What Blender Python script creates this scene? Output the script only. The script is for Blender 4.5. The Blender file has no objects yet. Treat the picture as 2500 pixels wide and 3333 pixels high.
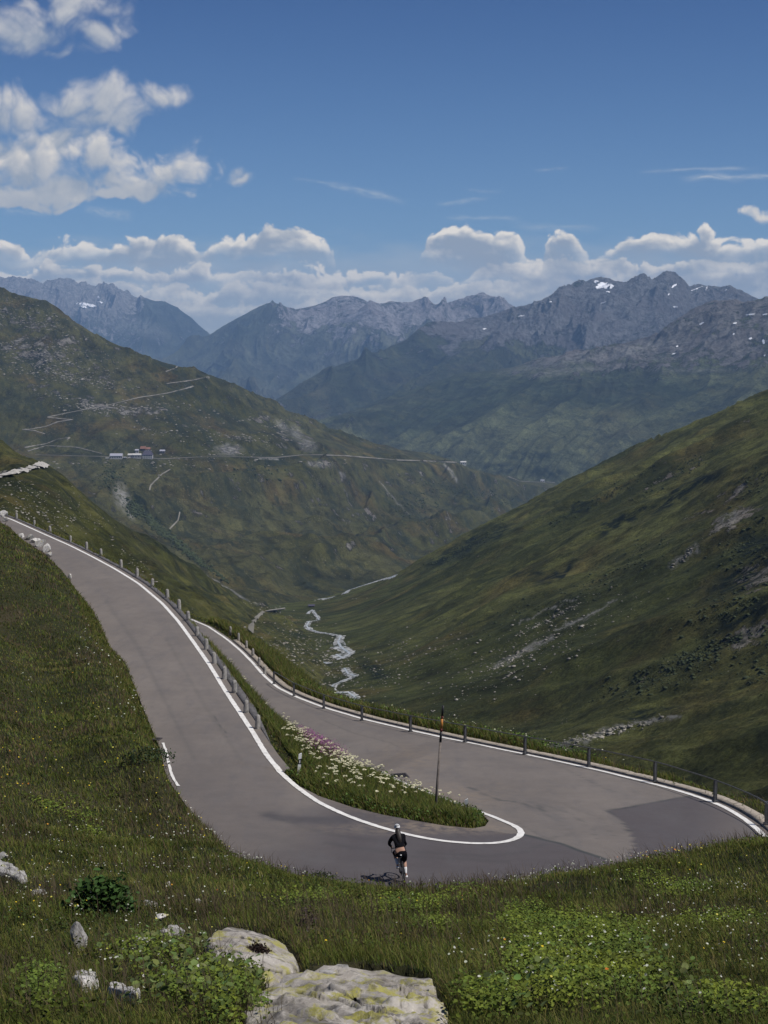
import bpy, bmesh, math, random
import numpy as np
from mathutils import Vector, Matrix, Euler
from mathutils.bvhtree import BVHTree
from mathutils.kdtree import KDTree

random.seed(7); RNG = np.random.default_rng(11)
SC = bpy.context.scene
COL = SC.collection
R = math.radians

# ------------------------------------------------------------------ camera
CZ = 15.6                      # the photographer stands 15.6 m above the cyclist's road
FPX, PITCH = 2301.2 / 0.75, None
FD = 4623 / 2500 * 1659        # focal length in survey units (1659 across)
HOR = 1180 / 2500 * 1659       # horizon row
CXD, CYD = 829.5, 1105.8
PITCH = math.atan((CYD - HOR) / FD)
_s, _c = math.sin(PITCH), math.cos(PITCH)
CAM = Vector((0, 0, CZ))

def ray(px, py):
    x = (px - CXD) / FD; u = (CYD - py) / FD
    return Vector((x, _c + u * _s, -_s + u * _c))
def atY(px, py, Y):
    d = ray(px, py); return CAM + d * (Y / d.y)
def atD(px, py, D):
    d = ray(px, py); return CAM + d * (D / -d.z)
def proj(p):
    """world array (...,3) -> survey units"""
    p = np.asarray(p, float); X = p[..., 0]; Y = p[..., 1]; Z = p[..., 2] - CZ
    f = Y * _c - Z * _s; u = Y * _s + Z * _c
    f = np.where(f < 0.1, 0.1, f)
    return CXD + FD * X / f, CYD - FD * u / f

cam_d = bpy.data.cameras.new('camera'); cam = bpy.data.objects.new('camera', cam_d); COL.objects.link(cam)
cam.location = CAM; cam.rotation_euler = (math.pi / 2 - PITCH, 0, 0)
cam_d.sensor_fit = 'VERTICAL'; cam_d.sensor_height = 24; cam_d.lens = 24 * 4623 / 3333
cam_d.clip_start = 0.1; cam_d.clip_end = 80000
SC.camera = cam

# ------------------------------------------------------------------ tagging
def tag(o, label=None, cat=None, group=None, kind=None):
    if label: o['label'] = label
    if cat: o['category'] = cat
    if group: o['group'] = group
    if kind: o['kind'] = kind
    return o
def empty(name, loc, rz=0.0):
    o = bpy.data.objects.new(name, None); COL.objects.link(o); o.location = loc; o.rotation_euler = (0, 0, rz)
    o.empty_display_size = 0.2
    return o
def mesh_obj(name, verts, faces, mat, parent=None, smooth=False):
    me = bpy.data.meshes.new(name); me.from_pydata([tuple(v) for v in verts], [], [tuple(f) for f in faces]); me.update()
    if smooth: me.polygons.foreach_set('use_smooth', [True] * len(me.polygons))
    if mat: me.materials.append(mat)
    o = bpy.data.objects.new(name, me); COL.objects.link(o)
    if parent: o.parent = parent
    return o
def bm_obj(name, bm, mat, parent=None, smooth=False):
    me = bpy.data.meshes.new(name); bmesh.ops.recalc_face_normals(bm, faces=bm.faces[:]); bm.to_mesh(me); bm.free()
    if smooth: me.polygons.foreach_set('use_smooth', [True] * len(me.polygons))
    if mat: me.materials.append(mat)
    o = bpy.data.objects.new(name, me); COL.objects.link(o)
    if parent: o.parent = parent
    return o
def copy_tree(o, parent=None):
    c = o.copy(); COL.objects.link(c); c.parent = parent
    for ch in list(o.children): copy_tree(ch, c)
    return c
def raw_mesh(name, V, F, mat, nper, smooth=False, attrs=None, cattrs=None):
    """V (n,3) float, F (m,nper) int -> object, fast"""
    me = bpy.data.meshes.new(name)
    V = np.ascontiguousarray(V, dtype=np.float32); F = np.ascontiguousarray(F, dtype=np.int32)
    me.vertices.add(len(V)); me.vertices.foreach_set('co', V.ravel())
    me.loops.add(F.size); me.loops.foreach_set('vertex_index', F.ravel())
    me.polygons.add(len(F)); me.polygons.foreach_set('loop_start', np.arange(0, F.size, nper, dtype=np.int32))
    if smooth: me.polygons.foreach_set('use_smooth', np.ones(len(F), dtype=bool))
    me.update(calc_edges=True)
    for k, a in (attrs or {}).items():
        at = me.attributes.new(k, 'FLOAT', 'POINT'); at.data.foreach_set('value', np.ascontiguousarray(a, dtype=np.float32).ravel())
    for k, a in (cattrs or {}).items():
        at = me.attributes.new(k, 'FLOAT_VECTOR', 'POINT'); at.data.foreach_set('vector', np.ascontiguousarray(a, dtype=np.float32).ravel())
    me.materials.append(mat)
    o = bpy.data.objects.new(name, me); COL.objects.link(o)
    return o
def grid_faces(n, m):
    i = np.arange((n - 1) * (m - 1)); r = i // (m - 1); c = i % (m - 1); a = r * m + c
    return np.stack([a, a + m, a + m + 1, a + 1], 1)

# ------------------------------------------------------------------ noise
_tr = np.random.default_rng(99)
_PT = _tr.permutation(4096).astype(np.int32); _AN = _tr.random(4096).astype(np.float32) * 2 * math.pi
_GX = np.cos(_AN); _GY = np.sin(_AN)
def pn(x, y, seed=0):
    x = np.asarray(x, np.float32); y = np.asarray(y, np.float32)
    x, y = np.broadcast_arrays(x, y)
    xf = np.floor(x); yf = np.floor(y); fx = x - xf; fy = y - yf
    xi = xf.astype(np.int32) + seed * 131; yi = yf.astype(np.int32) + seed * 57
    u = fx * fx * (3 - 2 * fx); v = fy * fy * (3 - 2 * fy)
    a0 = _PT[xi & 4095]; a1 = _PT[(xi + 1) & 4095]
    def g(a, dx, dy):
        h = _PT[(a + yi + dy) & 4095]
        return _GX[h] * (fx - dx) + _GY[h] * (fy - dy)
    n0 = g(a0, 0, 0); n0 += (g(a1, 1, 0) - n0) * u
    n1 = g(a0, 0, 1); n1 += (g(a1, 1, 1) - n1) * u
    return (n0 + (n1 - n0) * v) * np.float32(1.5)
def fbm(x, y, oct=5, seed=0, gain=0.5, lac=2.03):
    s = 0; a = 1; t = 0
    for k in range(oct):
        s = s + a * pn(x, y, seed + k * 17); t += a; a *= gain; x = x * lac + 3.1; y = y * lac + 7.7
    return s / t
def ridged(x, y, oct=5, seed=0, gain=0.5, lac=2.07):
    s = 0; a = 1; t = 0; w = 1
    for k in range(oct):
        n = 1 - np.abs(pn(x, y, seed + k * 17)) * 1.6; n = np.clip(n, 0, 1) ** 2
        s = s + a * n * w; w = np.clip(n * 1.4, 0, 1); t += a; a *= gain; x = x * lac + 3.1; y = y * lac + 7.7
    return s / t
def sstep(a, b, x):
    t = np.clip((x - a) / (b - a), 0, 1); return t * t * (3 - 2 * t)
def seg_dist(px, py, pts):
    """distance in the plane from arrays px,py to a polyline"""
    best = np.full(np.shape(px), 1e9)
    for (x0, y0), (x1, y1) in zip(pts[:-1], pts[1:]):
        dx, dy = x1 - x0, y1 - y0; L = dx * dx + dy * dy + 1e-9
        t = np.clip(((px - x0) * dx + (py - y0) * dy) / L, 0, 1)
        best = np.minimum(best, np.hypot(px - x0 - t * dx, py - y0 - t * dy))
    return best
def in_poly(px, py, poly):
    inside = np.zeros(np.shape(px), bool); n = len(poly)
    for i in range(n):
        x0, y0 = poly[i]; x1, y1 = poly[(i + 1) % n]
        c = ((y0 > py) != (y1 > py)) & (px < (x1 - x0) * (py - y0) / (y1 - y0 + 1e-12) + x0)
        inside ^= c
    return inside

# ------------------------------------------------------------------ material helpers
class NT:
    def __init__(s, name, world=False):
        if world: s.owner = bpy.data.worlds.new(name)
        else: s.owner = bpy.data.materials.new(name)
        s.owner.use_nodes = True; s.t = s.owner.node_tree; s.t.nodes.clear()
    def n(s, typ, **kw):
        nd = s.t.nodes.new(typ)
        for k, v in kw.items():
            if k == 'inp':
                for kk, vv in v.items(): s.set(nd.inputs[kk], vv)
            else: setattr(nd, k, v)
        return nd
    def set(s, sock, v):
        if isinstance(v, bpy.types.NodeSocket): s.t.links.new(v, sock)
        elif isinstance(v, bpy.types.Node): s.t.links.new(v.outputs[0], sock)
        else: sock.default_value = v
    def m(s, op, a, b=None, c=None, clamp=False):
        nd = s.t.nodes.new('ShaderNodeMath'); nd.operation = op; nd.use_clamp = clamp
        s.set(nd.inputs[0], a)
        if b is not None: s.set(nd.inputs[1], b)
        if c is not None: s.set(nd.inputs[2], c)
        return nd.outputs[0]
    def vm(s, op, a, b=None):
        nd = s.t.nodes.new('ShaderNodeVectorMath'); nd.operation = op
        s.set(nd.inputs[0], a)
        if b is not None: s.set(nd.inputs[1], b)
        return nd.outputs['Value'] if op in ('LENGTH', 'DOT_PRODUCT', 'DISTANCE') else nd.outputs[0]
    def mix(s, f, a, b, mode='MIX'):
        nd = s.t.nodes.new('ShaderNodeMix'); nd.data_type = 'RGBA'; nd.blend_type = mode; nd.clamp_factor = True
        s.set(nd.inputs[0], f)
        for sock, v in ((nd.inputs[6], a), (nd.inputs[7], b)):
            if isinstance(v, tuple) and len(v) == 3: v = (*v, 1)
            s.set(sock, v)
        return nd.outputs[2]
    def ramp(s, f, a, b, lo=0.0, hi=1.0, smooth=True):
        nd = s.t.nodes.new('ShaderNodeMapRange'); nd.interpolation_type = 'SMOOTHSTEP' if smooth else 'LINEAR'
        s.set(nd.inputs[0], f); s.set(nd.inputs[1], a); s.set(nd.inputs[2], b); s.set(nd.inputs[3], lo); s.set(nd.inputs[4], hi)
        return nd.outputs[0]
    def noise(s, vec, scale, detail=4, rough=0.55, dist=0.0):
        nd = s.t.nodes.new('ShaderNodeTexNoise'); s.set(nd.inputs['Vector'], vec)
        nd.inputs['Scale'].default_value = scale; nd.inputs['Detail'].default_value = detail
        nd.inputs['Roughness'].default_value = rough; nd.inputs['Distortion'].default_value = dist
        return nd.outputs['Fac']
    def mapv(s, vec, scale, rot=(0, 0, 0), loc=(0, 0, 0)):
        nd = s.t.nodes.new('ShaderNodeMapping'); s.set(nd.inputs['Vector'], vec)
        nd.inputs['Scale'].default_value = scale; nd.inputs['Rotation'].default_value = rot; nd.inputs['Location'].default_value = loc
        return nd.outputs[0]
    def attr(s, name, out='Fac'):
        nd = s.t.nodes.new('ShaderNodeAttribute'); nd.attribute_name = name; return nd.outputs[out]
    def pos(s): return s.t.nodes.new('ShaderNodeNewGeometry').outputs['Position']
    def obj(s): return s.t.nodes.new('ShaderNodeTexCoord').outputs['Object']
    def bump(s, h, dist, strength=1.0):
        nd = s.t.nodes.new('ShaderNodeBump'); s.set(nd.inputs['Height'], h); nd.inputs['Distance'].default_value = dist
        nd.inputs['Strength'].default_value = strength; return nd.outputs[0]
    def out(s, color, rough=0.9, normal=None, metal=0.0, spec=0.2, trans=0.0, sub=None):
        p = s.n('ShaderNodeBsdfPrincipled')
        if isinstance(color, tuple) and len(color) == 3: color = (*color, 1)
        s.set(p.inputs['Base Color'], color); s.set(p.inputs['Roughness'], rough); s.set(p.inputs['Metallic'], metal)
        s.set(p.inputs['Specular IOR Level'], spec)
        if normal is not None: s.set(p.inputs['Normal'], normal)
        sh = p.outputs[0]
        if trans > 0:
            tr = s.n('ShaderNodeBsdfTranslucent'); s.set(tr.inputs[0], color)
            mx = s.n('ShaderNodeMixShader'); mx.inputs[0].default_value = trans
            s.t.links.new(sh, mx.inputs[1]); s.t.links.new(tr.outputs[0], mx.inputs[2]); sh = mx.outputs[0]
        o = s.n('ShaderNodeOutputMaterial'); s.t.links.new(sh, o.inputs[0])
        return s.owner
def plain(name, col, rough=0.6, var=0.15, scale=8.0, metal=0.0, spec=0.3, bump=0.0):
    t = NT(name); n = t.noise(t.obj(), scale, 5)
    f = t.ramp(n, 0.3, 0.7)
    c = t.mix(f, tuple(max(0, v * (1 - var)) for v in col), tuple(min(1, v * (1 + var)) for v in col))
    nm = t.bump(n, bump) if bump else None
    return t.out(c, rough, nm, metal, spec)

# ------------------------------------------------------------------ far terrain
def interp_curve(c, xs, ridge=False):
    c = sorted(c); X = np.array([p[0] for p in c], float); st = xs[1] - xs[0]
    def sm(v, w):
        w = min(w, 90)
        n = int(w / st); kk = np.hanning(2 * n + 3); kk /= kk.sum(); e = n + 1
        xe = np.concatenate([xs[0] + st * np.arange(-e, 0), xs, xs[-1] + st * np.arange(1, e + 1)])
        return np.convolve(np.interp(xe, X, v), kk, 'valid')
    return sm([p[1] for p in c], 3 if ridge else 90), np.exp(sm([math.log(p[2]) for p in c], 110))
def catmull(P, t):
    """P (k,n) values at rows 0..k-1, t (m,) -> (m,n), monotone-limited tangents"""
    k = len(P); d = np.zeros_like(P)
    dl = P[1:] - P[:-1]
    for i in range(1, k - 1):
        a, b = dl[i - 1], dl[i]
        d[i] = np.where(a * b > 0, 2 * a * b / (a + b + 1e-12), 0)
    d[0] = dl[0]; d[-1] = dl[-1]
    i = np.clip(np.floor(t).astype(int), 0, k - 2); f = (t - i)[:, None]
    h00 = 2 * f**3 - 3 * f**2 + 1; h10 = f**3 - 2 * f**2 + f; h01 = -2 * f**3 + 3 * f**2; h11 = f**3 - f**2
    return h00 * P[i] + h10 * d[i] + h01 * P[i + 1] + h11 * d[i + 1]
LAYERS = {}
def layer(name, curves, mat, nu, rows, back, disp, attrs=None, x0=None, x1=None):
    """A mountain side: curves run from its ridge down to its foot, each a list of (column, row, distance);
    back = (extra distance, drop) of the far side of the ridge."""
    xs = np.linspace(x0, x1, nu)
    Ys = []; Zs = []
    slope = lambda y: (lambda u: (-_s + u * _c) / (_c + u * _s))((CYD - y) / FD)
    for ci, c in enumerate(curves):
        y, Y = interp_curve(c, xs, ci == 0); Ys.append(Y); Zs.append(CZ + slope(y) * Y)
    Yr, Zr = Ys[0], Zs[0]
    for fr in (0.35, 1.0):
        Ys.insert(0, Yr + back[0] * fr); Zs.insert(0, Zr - back[1] * (fr ** 0.9))
    Ys = np.array(Ys); Zs = np.array(Zs)
    t = np.concatenate([np.linspace(i, i + 1, n, endpoint=False) for i, n in enumerate(rows)] + [[len(rows)]])
    GY = catmull(Ys, t); GZ = catmull(Zs, t)
    u = (CYD - HOR) / FD
    k = (xs - CXD) / FD / (_c + u * _s)
    GX = GY * k[None, :]
    T = np.repeat(t[:, None], nu, 1)
    GZ = GZ + disp(GX, GY, GZ, T)
    P = np.stack([GX, GY, GZ], -1)
    px, py = proj(P)
    at = {}
    for kk, fn in (attrs or {}).items(): at[kk] = fn(GX, GY, GZ, px, py, T)
    o = raw_mesh(name, P.reshape(-1, 3), grid_faces(len(t), nu), mat, 4, True, {k_: v.ravel() for k_, v in at.items()})
    step = 1
    V = P.reshape(-1, 3)
    F = grid_faces(len(t), nu)
    LAYERS[name] = BVHTree.FromPolygons([tuple(v) for v in V.tolist()], [tuple(f) for f in F.tolist()])
    tag(o, kind='structure')
    return o
def hit(names, px, py):
    d = ray(px, py).normalized(); best = None
    for n in names:
        r = LAYERS[n].ray_cast(CAM, d)
        if r[0] is not None and (best is None or r[3] < best[3]): best = r
    return best

def hill_mat(name, S, green=(0.034, 0.042, 0.017), green2=(0.062, 0.066, 0.024), brown=(0.060, 0.046, 0.026), rock=(0.16, 0.155, 0.145),
             dark=(0.018, 0.024, 0.014), rockt=0.66, aniso=(1, 1, 1), rot=0.0, bumpd=2.0, browns=0.5, steep=0.55, speck=0.72, grain=(0.15, 1.95)):
    """grass, scrub and rock; S = metres of a middle-sized patch"""
    t = NT(name); p = t.pos()
    pr = t.mapv(p, (1, 1, 1), (0, 0, rot))
    ps = t.mapv(pr, aniso)
    n1 = t.noise(ps, 1 / (S * 4), 5, 0.6); n2 = t.noise(ps, 1 / S, 6, 0.65, 0.3); n3 = t.noise(ps, 6 / S, 5, 0.7)
    n4 = t.noise(p, 1 / (S * 2.2), 5, 0.6)
    nz = t.n('ShaderNodeSeparateXYZ'); t.t.links.new(t.t.nodes.new('ShaderNodeNewGeometry').outputs['Normal'], nz.inputs[0])
    c = t.mix(t.ramp(n1, 0.38, 0.62), green, green2)
    c = t.mix(t.m('MULTIPLY', t.ramp(n4, 0.5, 0.68), browns), c, brown)
    c = t.mix(t.ramp(n2, 0.50, 0.60), c, t.mix(0.55, c, dark))
    c = t.mix(t.ramp(n3, 0.56, 0.66, 0, 0.75), c, dark)
    c = t.mix(t.ramp(n3, 0.44, 0.33, 0, 0.30), c, (0.085, 0.083, 0.035))
    n5 = t.noise(p, 26 / S, 4, 0.8); c = t.mix(t.ramp(n5, 0.38, 0.62, 0, 1), t.mix(1.0, c, (0.55, 0.56, 0.52), 'MULTIPLY'), c)
    gr = t.noise(t.mapv(pr, (aniso[0] * .5 + .5, aniso[1] * .5 + .5, .8)), 1.5 / S, 12, 0.78); c = t.mix(1.0, c, t.ramp(gr, 0.30, 0.70, grain[0], grain[1], False), 'MULTIPLY')
    st = t.noise(t.mapv(pr, (aniso[0] * .3, aniso[1] * .9, .5) if aniso[0] < aniso[1] else (aniso[0] * .9, aniso[1] * .4, .5)), 2.6 / S, 8, 0.66); c = t.mix(t.ramp(st, 0.535, 0.60, 0, 0.62), c, dark); c = t.mix(t.ramp(st, 0.44, 0.38, 0, 0.22), c, (0.13, 0.125, 0.05))
    sc2 = t.ramp(t.noise(p, .8 / S, 6, .6), .46, .6)
    # rock
    vr = t.n('ShaderNodeTexVoronoi', inp={'Vector': t.mapv(p, (1, 1, 1.6)), 'Scale': 9 / S})
    rn = t.noise(p, 5 / S, 6, 0.75)
    rc = t.mix(t.ramp(rn, 0.36, 0.62), tuple(v * 0.5 for v in rock), tuple(v * 1.35 for v in rock))
    rm = t.m('ADD', t.m('MULTIPLY_ADD', t.noise(p, 1.9 / S, 8, 0.74), 2.1, -0.55), t.m('MULTIPLY', t.attr('rock'), 0.34))
    rm = t.m('ADD', rm, t.ramp(nz.outputs[2], 0.85, steep, 0, 0.12))
    rmask = t.ramp(rm, rockt + 0.13, rockt + 0.27)
    rc = t.mix(t.m('MULTIPLY', sc2, .55), rc, tuple(v * k_ for v, k_ in zip(rock, (.85, .77, .76))))
    c = t.mix(rmask, c, rc)
    # scattered boulders
    sp = t.n('ShaderNodeTexVoronoi', inp={'Vector': p, 'Scale': 16 / S}); 
    sm = t.m('MULTIPLY', t.ramp(sp.outputs['Distance'], 0.20, 0.12), t.ramp(t.noise(p, 2.3 / S, 4, 0.7), speck - 0.14, speck))
    c = t.mix(t.m('MULTIPLY', sm, 0.8), c, tuple(v * 1.3 for v in rock))
    c = t.mix(t.m('MULTIPLY', t.attr('pale'), t.ramp(t.noise(p, 8 / S, 5, 0.8), 0.36, 0.60)), c, (0.24, 0.235, 0.22))
    c = t.mix(t.m('MULTIPLY', t.attr('wood'), t.ramp(n3, 0.62, 0.44)), c, (0.009, 0.014, 0.009))
    h = t.m('ADD', t.m('MULTIPLY', n2, 0.8), t.m('MULTIPLY', gr, 1.6)); h = t.m('ADD', h, t.m('MULTIPLY', t.m('MULTIPLY', rmask, rn), 1.2))
    return t.out(c, 0.95, t.bump(h, bumpd), 0, 0.08)

def blob(px, py, cx, cy, rx, ry, ang=0.0):
    a = R(ang); dx = px - cx; dy = py - cy
    u = dx * math.cos(a) + dy * math.sin(a); v = -dx * math.sin(a) + dy * math.cos(a)
    return np.clip(1.3 - np.sqrt((u / rx) ** 2 + (v / ry) ** 2), 0, 1)
def blobs(lst):
    def f(X, Y, Z, px, py, T):
        s = np.zeros_like(px)
        for b in lst: s = np.maximum(s, blob(px, py, *b[:5]) * (b[5] if len(b) > 5 else 1))
        return s
    return f
zero = lambda X, Y, Z, px, py, T: np.zeros_like(px)

# the opposite valley side on the right, with the valley floor
ridgeR = [(450,1332,1250),(550,1312,1450),(640,1300,1620),(700,1291,1780),(760,1272,1900),(840,1251,2000),(860,1243,2020),(900,1220,2060),(950,1191,2120),(1000,1168,2180),(1060,1132,2260),(1140,1092,2330),(1200,1061,2350),(1240,1040,2330),(1290,1012,2280),(1350,984,2200),(1420,954,2050),(1500,919,1880),(1590,878,1680),(1659,846,1540),(1900,740,1300),(2300,640,1100)]
# the valley axis and a plane-sided slope rising to the right of it
def valD(x, Y):
    D0 = np.interp(Y, [200, 240, 380, 540, 820, 1080, 1500, 2000, 2400], [100, 107, 127, 151, 192, 217, 259, 304, 338]); x0 = np.interp(Y, [240, 500, 640, 820, 1080, 1300, 1700, 1900, 2000, 2300], [60, 40, 20, -21, -33, -52, -60, -40, 0, 40])
    w = 26.0; e = (x - x0) / w
    return D0 - 0.53 * w * np.logaddexp(0, e) - 0.10 * w * np.logaddexp(0, -e) + 0.63 * w * math.log(2) * .5
def slopeY(y): return (lambda u: (_s - u * _c) / (_c + u * _s))((CYD - y) / FD)
_xs = np.arange(440, 2320, 20); _ry = np.interp(_xs, [p[0] for p in ridgeR], [p[1] for p in ridgeR])
_kk = (_xs - CXD) / FD / (_c + ((CYD - HOR) / FD) * _s); _Yt = np.linspace(900, 2600, 1700)
_Yr = []
for k_, ry_ in zip(_kk, _ry):
    f_ = slopeY(ry_) * _Yt - valD(k_ * _Yt, _Yt); i_ = np.nonzero(f_ >= 0)[0]; _Yr.append(_Yt[i_[0]] if len(i_) else 2300)
_Yr = np.convolve(np.r_[[_Yr[0]] * 4, _Yr, [_Yr[-1]] * 4], np.hanning(11)[1:-1] / np.hanning(11)[1:-1].sum(), 'valid')
def inv_row(S_): 
    t_ = S_; u = (_s - t_ * _c) / (_c + t_ * _s); return CYD - FD * u
ridgeR = [(float(x), float(y), float(Y)) for x, y, Y in zip(_xs, _ry, _Yr)]
def prow(fr, y0=None):
    L = []
    for x, k_, Y in zip(_xs, _kk, _Yr):
        Y2 = Y * fr; L.append((float(x), float(inv_row(valD(k_ * Y2, Y2) / Y2)), float(Y2)))
    return L
rowsR = [prow(f) for f in (.86, .68, .52, .38, .27, .18, .12)]
def dispR(X, Y, Z, T):
    D = CZ - Z
    side = sstep(-40, 160, X - (-30 + 0.0 * Y))            # how far up the side we are
    w = pn(X / 260, Y / 260, 5) * 60
    ac = Y + X * (.05 + 1.0 * (1 - sstep(420, 1000, Y))) + w
    g = ridged(ac / 170, (X - 0.3 * Y) / 700, 5, 3) - 0.42
    g2 = ridged(ac / 46, X / 300, 5, 31) - 0.42
    f = fbm(X / 60, Y / 60, 5, 8)
    edge = sstep(0.9, 2.0, T) * 0.4 + 0.6
    return (g * 22 + g2 * 8.5) * side * edge + f * 5.0 * (0.35 + side)
def rockR(X, Y, Z, px, py, T):
    s = blobs([(1560,1130,60,22,-35),(1600,1060,80,16,-32),(1480,1010,120,10,-28),(1640,1240,60,40,-30,1.3),(1610,1380,60,30,-30,1.2),(1590,1120,70,24,-34,1.2),(1540,1080,90,12,-30,.8),(1420,1450,60,12,-30,.6),
               (1250,1080,60,16,-30,.5),(1380,1190,90,14,-30,.5)])(X, Y, Z, px, py, T)
    return s
def paleR(X, Y, Z, px, py, T):
    j = pn(px / 22, py / 22, 77) * 5 + pn(px / 6, py / 6, 78) * 2
    s = np.zeros_like(px)
    for pts, w in (([(1070,1438),(1130,1410),(1190,1375)], 7), ([(1200,1360),(1270,1330),(1330,1295)], 4), ([(1450,1222),(1480,1200),(1505,1183)], 8),
                   ([(1120,1345),(1200,1310),(1250,1290)], 2.5), ([(1160,1622),(1260,1600),(1300,1580),(1380,1560),(1470,1550)], 6), ([(1560,1125),(1590,1110)], 10)):
        s = np.maximum(s, np.clip(1.2 - seg_dist(px + j, py + j, pts) / w, 0, 1))
    return s * 0.9
def woodR(X, Y, Z, px, py, T):
    j = pn(px / 30, py / 18, 70) * 10
    s = np.zeros_like(px)
    for b in ((1020,1175,75,22,-35),(960,1205,50,14,-30),(1080,1150,40,12,-30),(800,1440,34,12,20),(820,1462,30,9,10),(880,1570,70,22,12),(930,1590,50,12,8),(1140,1240,40,10,-10),(1250,1100,60,10,-32),
              (1540,1400,110,12,-22),(1600,1250,90,30,-30),(1640,1190,50,50,-30),(1610,1330,90,24,-30),(1480,1060,120,16,-30),(1350,1120,100,10,-30),(1400,1540,80,10,-12),(1210,1235,60,6,-30)):
        s = np.maximum(s, blob(px + j, py + j, *b))
    return np.clip(s * 1.3, 0, 1)
M_right = hill_mat('meadow_slope', 34, green=(0.060, 0.067, 0.021), green2=(0.108, 0.111, 0.036), brown=(0.135, 0.092, 0.032), rock=(0.20, 0.185, 0.155), dark=(0.030, 0.036, 0.014),
                   aniso=(0.22, 1.0, 0.6), rot=R(12), bumpd=3.0, browns=0.42, rockt=0.70, speck=0.70)
layer('valley_hillside', [ridgeR] + rowsR, M_right, 1100, [8, 20, 110, 150, 150, 140, 120, 70, 30], (500, 160), dispR,
      {'rock': rockR, 'pale': paleR, 'wood': woodR}, 450, 2300)

# the long hillside on the left that carries the pass road
ridgeL = [(-500,560,3600),(-300,520,3600),(-100,570,3650),(0,619,3700),(30,633,3700),(60,640,3680),(100,648,3640),(125,664,3600),(160,690,3560),(200,714,3540),(250,740,3520),(300,762,3500),(370,783,3520),(420,800,3560),(480,822,3640),(560,856,3800),(650,896,4000),(700,925,4100),(760,950,4250),(830,965,4400),(900,976,4520),(990,1000,4700),(1060,1022,4800),(1130,1038,4900),(1200,1041,5000),(1300,1100,5200)]
upL = [(-500,800,3150),(0,800,3200),(240,868,3100),(400,880,3150),(500,905,3250),(650,938,3450),(760,965,3650),(830,978,3850),(900,986,4050),(990,1004,4300),(1060,1026,4500),(1130,1041,4700),(1200,1044,4800),(1300,1120,4900)]
roadL = [(-500,990,2700),(0,990,2700),(240,988,2700),(330,990,2700),(500,989,2800),(650,985,3000),(760,988,3250),(830,996,3450),(900,1000,3650),(990,1006,3980),(1060,1030,4250),(1130,1047,4500),(1200,1049,4600),(1300,1140,4700)]
lowL = [(-500,1080,2150),(0,1080,2150),(300,1092,2200),(500,1132,2200),(650,1132,2400),(800,1112,2800),(900,1092,3200),(1000,1080,3650),(1130,1070,4200),(1200,1068,4400),(1300,1160,4500)]
footL = [(-500,1250,1500),(0,1250,1500),(300,1270,1500),(500,1290,1520),(560,1308,1480),(700,1288,1800),(840,1250,2030),(950,1190,2400),(1060,1130,3000),(1200,1078,4200),(1300,1180,4300)]
botL = [(-500,1500,1000),(0,1500,1000),(560,1500,1050),(700,1450,1250),(840,1400,1450),(950,1330,1700),(1060,1250,2100),(1200,1200,2900),(1300,1250,3000)]
def dispL(X, Y, Z, T):
    w = pn(X / 500, Y / 500, 5) * 140
    low = sstep(3.0, 4.0, T) * (1 - sstep(5.6, 6.2, T)); top = 1 - sstep(2.6, 3.1, T)
    g = ridged((X - 0.35 * Y + w) / 300, (Y + 0.35 * X) / 1400, 5, 12) - 0.42
    g2 = ridged((X - 0.35 * Y + w * .5) / 90, Y / 500, 4, 14) - 0.42
    f = fbm(X / 240, Y / 240, 6, 18, 0.55)
    rough = ridged(X / 190, Y / 190, 6, 19, 0.55) - 0.4
    left = 1 - sstep(-260, 200, X)
    rd = np.exp(-((T - 4) / 0.16) ** 2)
    return ((g * 75 + g2 * 24) * low * (0.35 + 0.65 * (1 - left * .3)) + (f * 26 + rough * 34 * left) * top * (0.3 + 0.7 * sstep(2.0, 2.3, T)) + rough * 8 * low) * (1 - rd)
def rockL(X, Y, Z, px, py, T):
    s = blobs([(80,760,160,45,5,.75),(60,690,90,30,15,.7),(180,810,120,25,8,.6),(200,870,80,18,5,.9),(290,890,90,14,-5,.9),(110,850,80,20,10,.7),(330,740,70,14,20,.5),(560,905,50,12,-5,.7),(500,945,80,12,5,.8),
               (420,925,60,10,20,.6),(620,930,30,40,30,.7),(660,950,40,25,20,.8),(500,972,34,16,0,1.1),(800,1120,40,20,40,.3),(540,1010,30,5,30,.7),(690,1000,40,10,5,.8),(740,1030,10,14,0,.8),(430,1110,20,30,-20,.7),(640,1140,30,30,50,.5)])(X, Y, Z, px, py, T)
    return s
def paleL(X, Y, Z, px, py, T):
    j = pn(px / 16, py / 16, 77) * 4
    s = blobs([(495,972,28,14,0,1.0),(265,1075,17,34,-18,1.0),(280,1105,8,20,-25,1),(690,1003,30,7,5,.7),(610,920,18,8,40,.8),(640,935,12,20,-30,.8),(665,962,20,14,20,.7)])(X, Y, Z, px + j, py + j, T)
    for pts, w in (([(960,1003),(975,1020),(985,1040)], 4), ([(560,990),(600,992)], 3), ([(735,1020),(745,1030)], 5), ([(820,1040),(880,1110)], 2), ([(440,1240),(540,1300)], 3)):
        s = np.maximum(s, np.clip(1.1 - seg_dist(px + j, py, pts) / w, 0, 1))
    return s
def woodL(X, Y, Z, px, py, T):
    j = pn(px / 26, py / 14, 71) * 8
    s = np.zeros_like(px)
    for b in ((330,1120,60,14,45),(375,1165,50,10,42),(420,1205,40,8,35),(300,1080,30,12,50),(1010,1060,60,20,10,),(1120,1080,40,10,-20),(880,1080,20,60,-40)):
        s = np.maximum(s, blob(px + j, py + j, *b[:5]) * (0.5 if b[0] > 800 else 1))
    return np.clip(s * 1.3, 0, 1)
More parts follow.
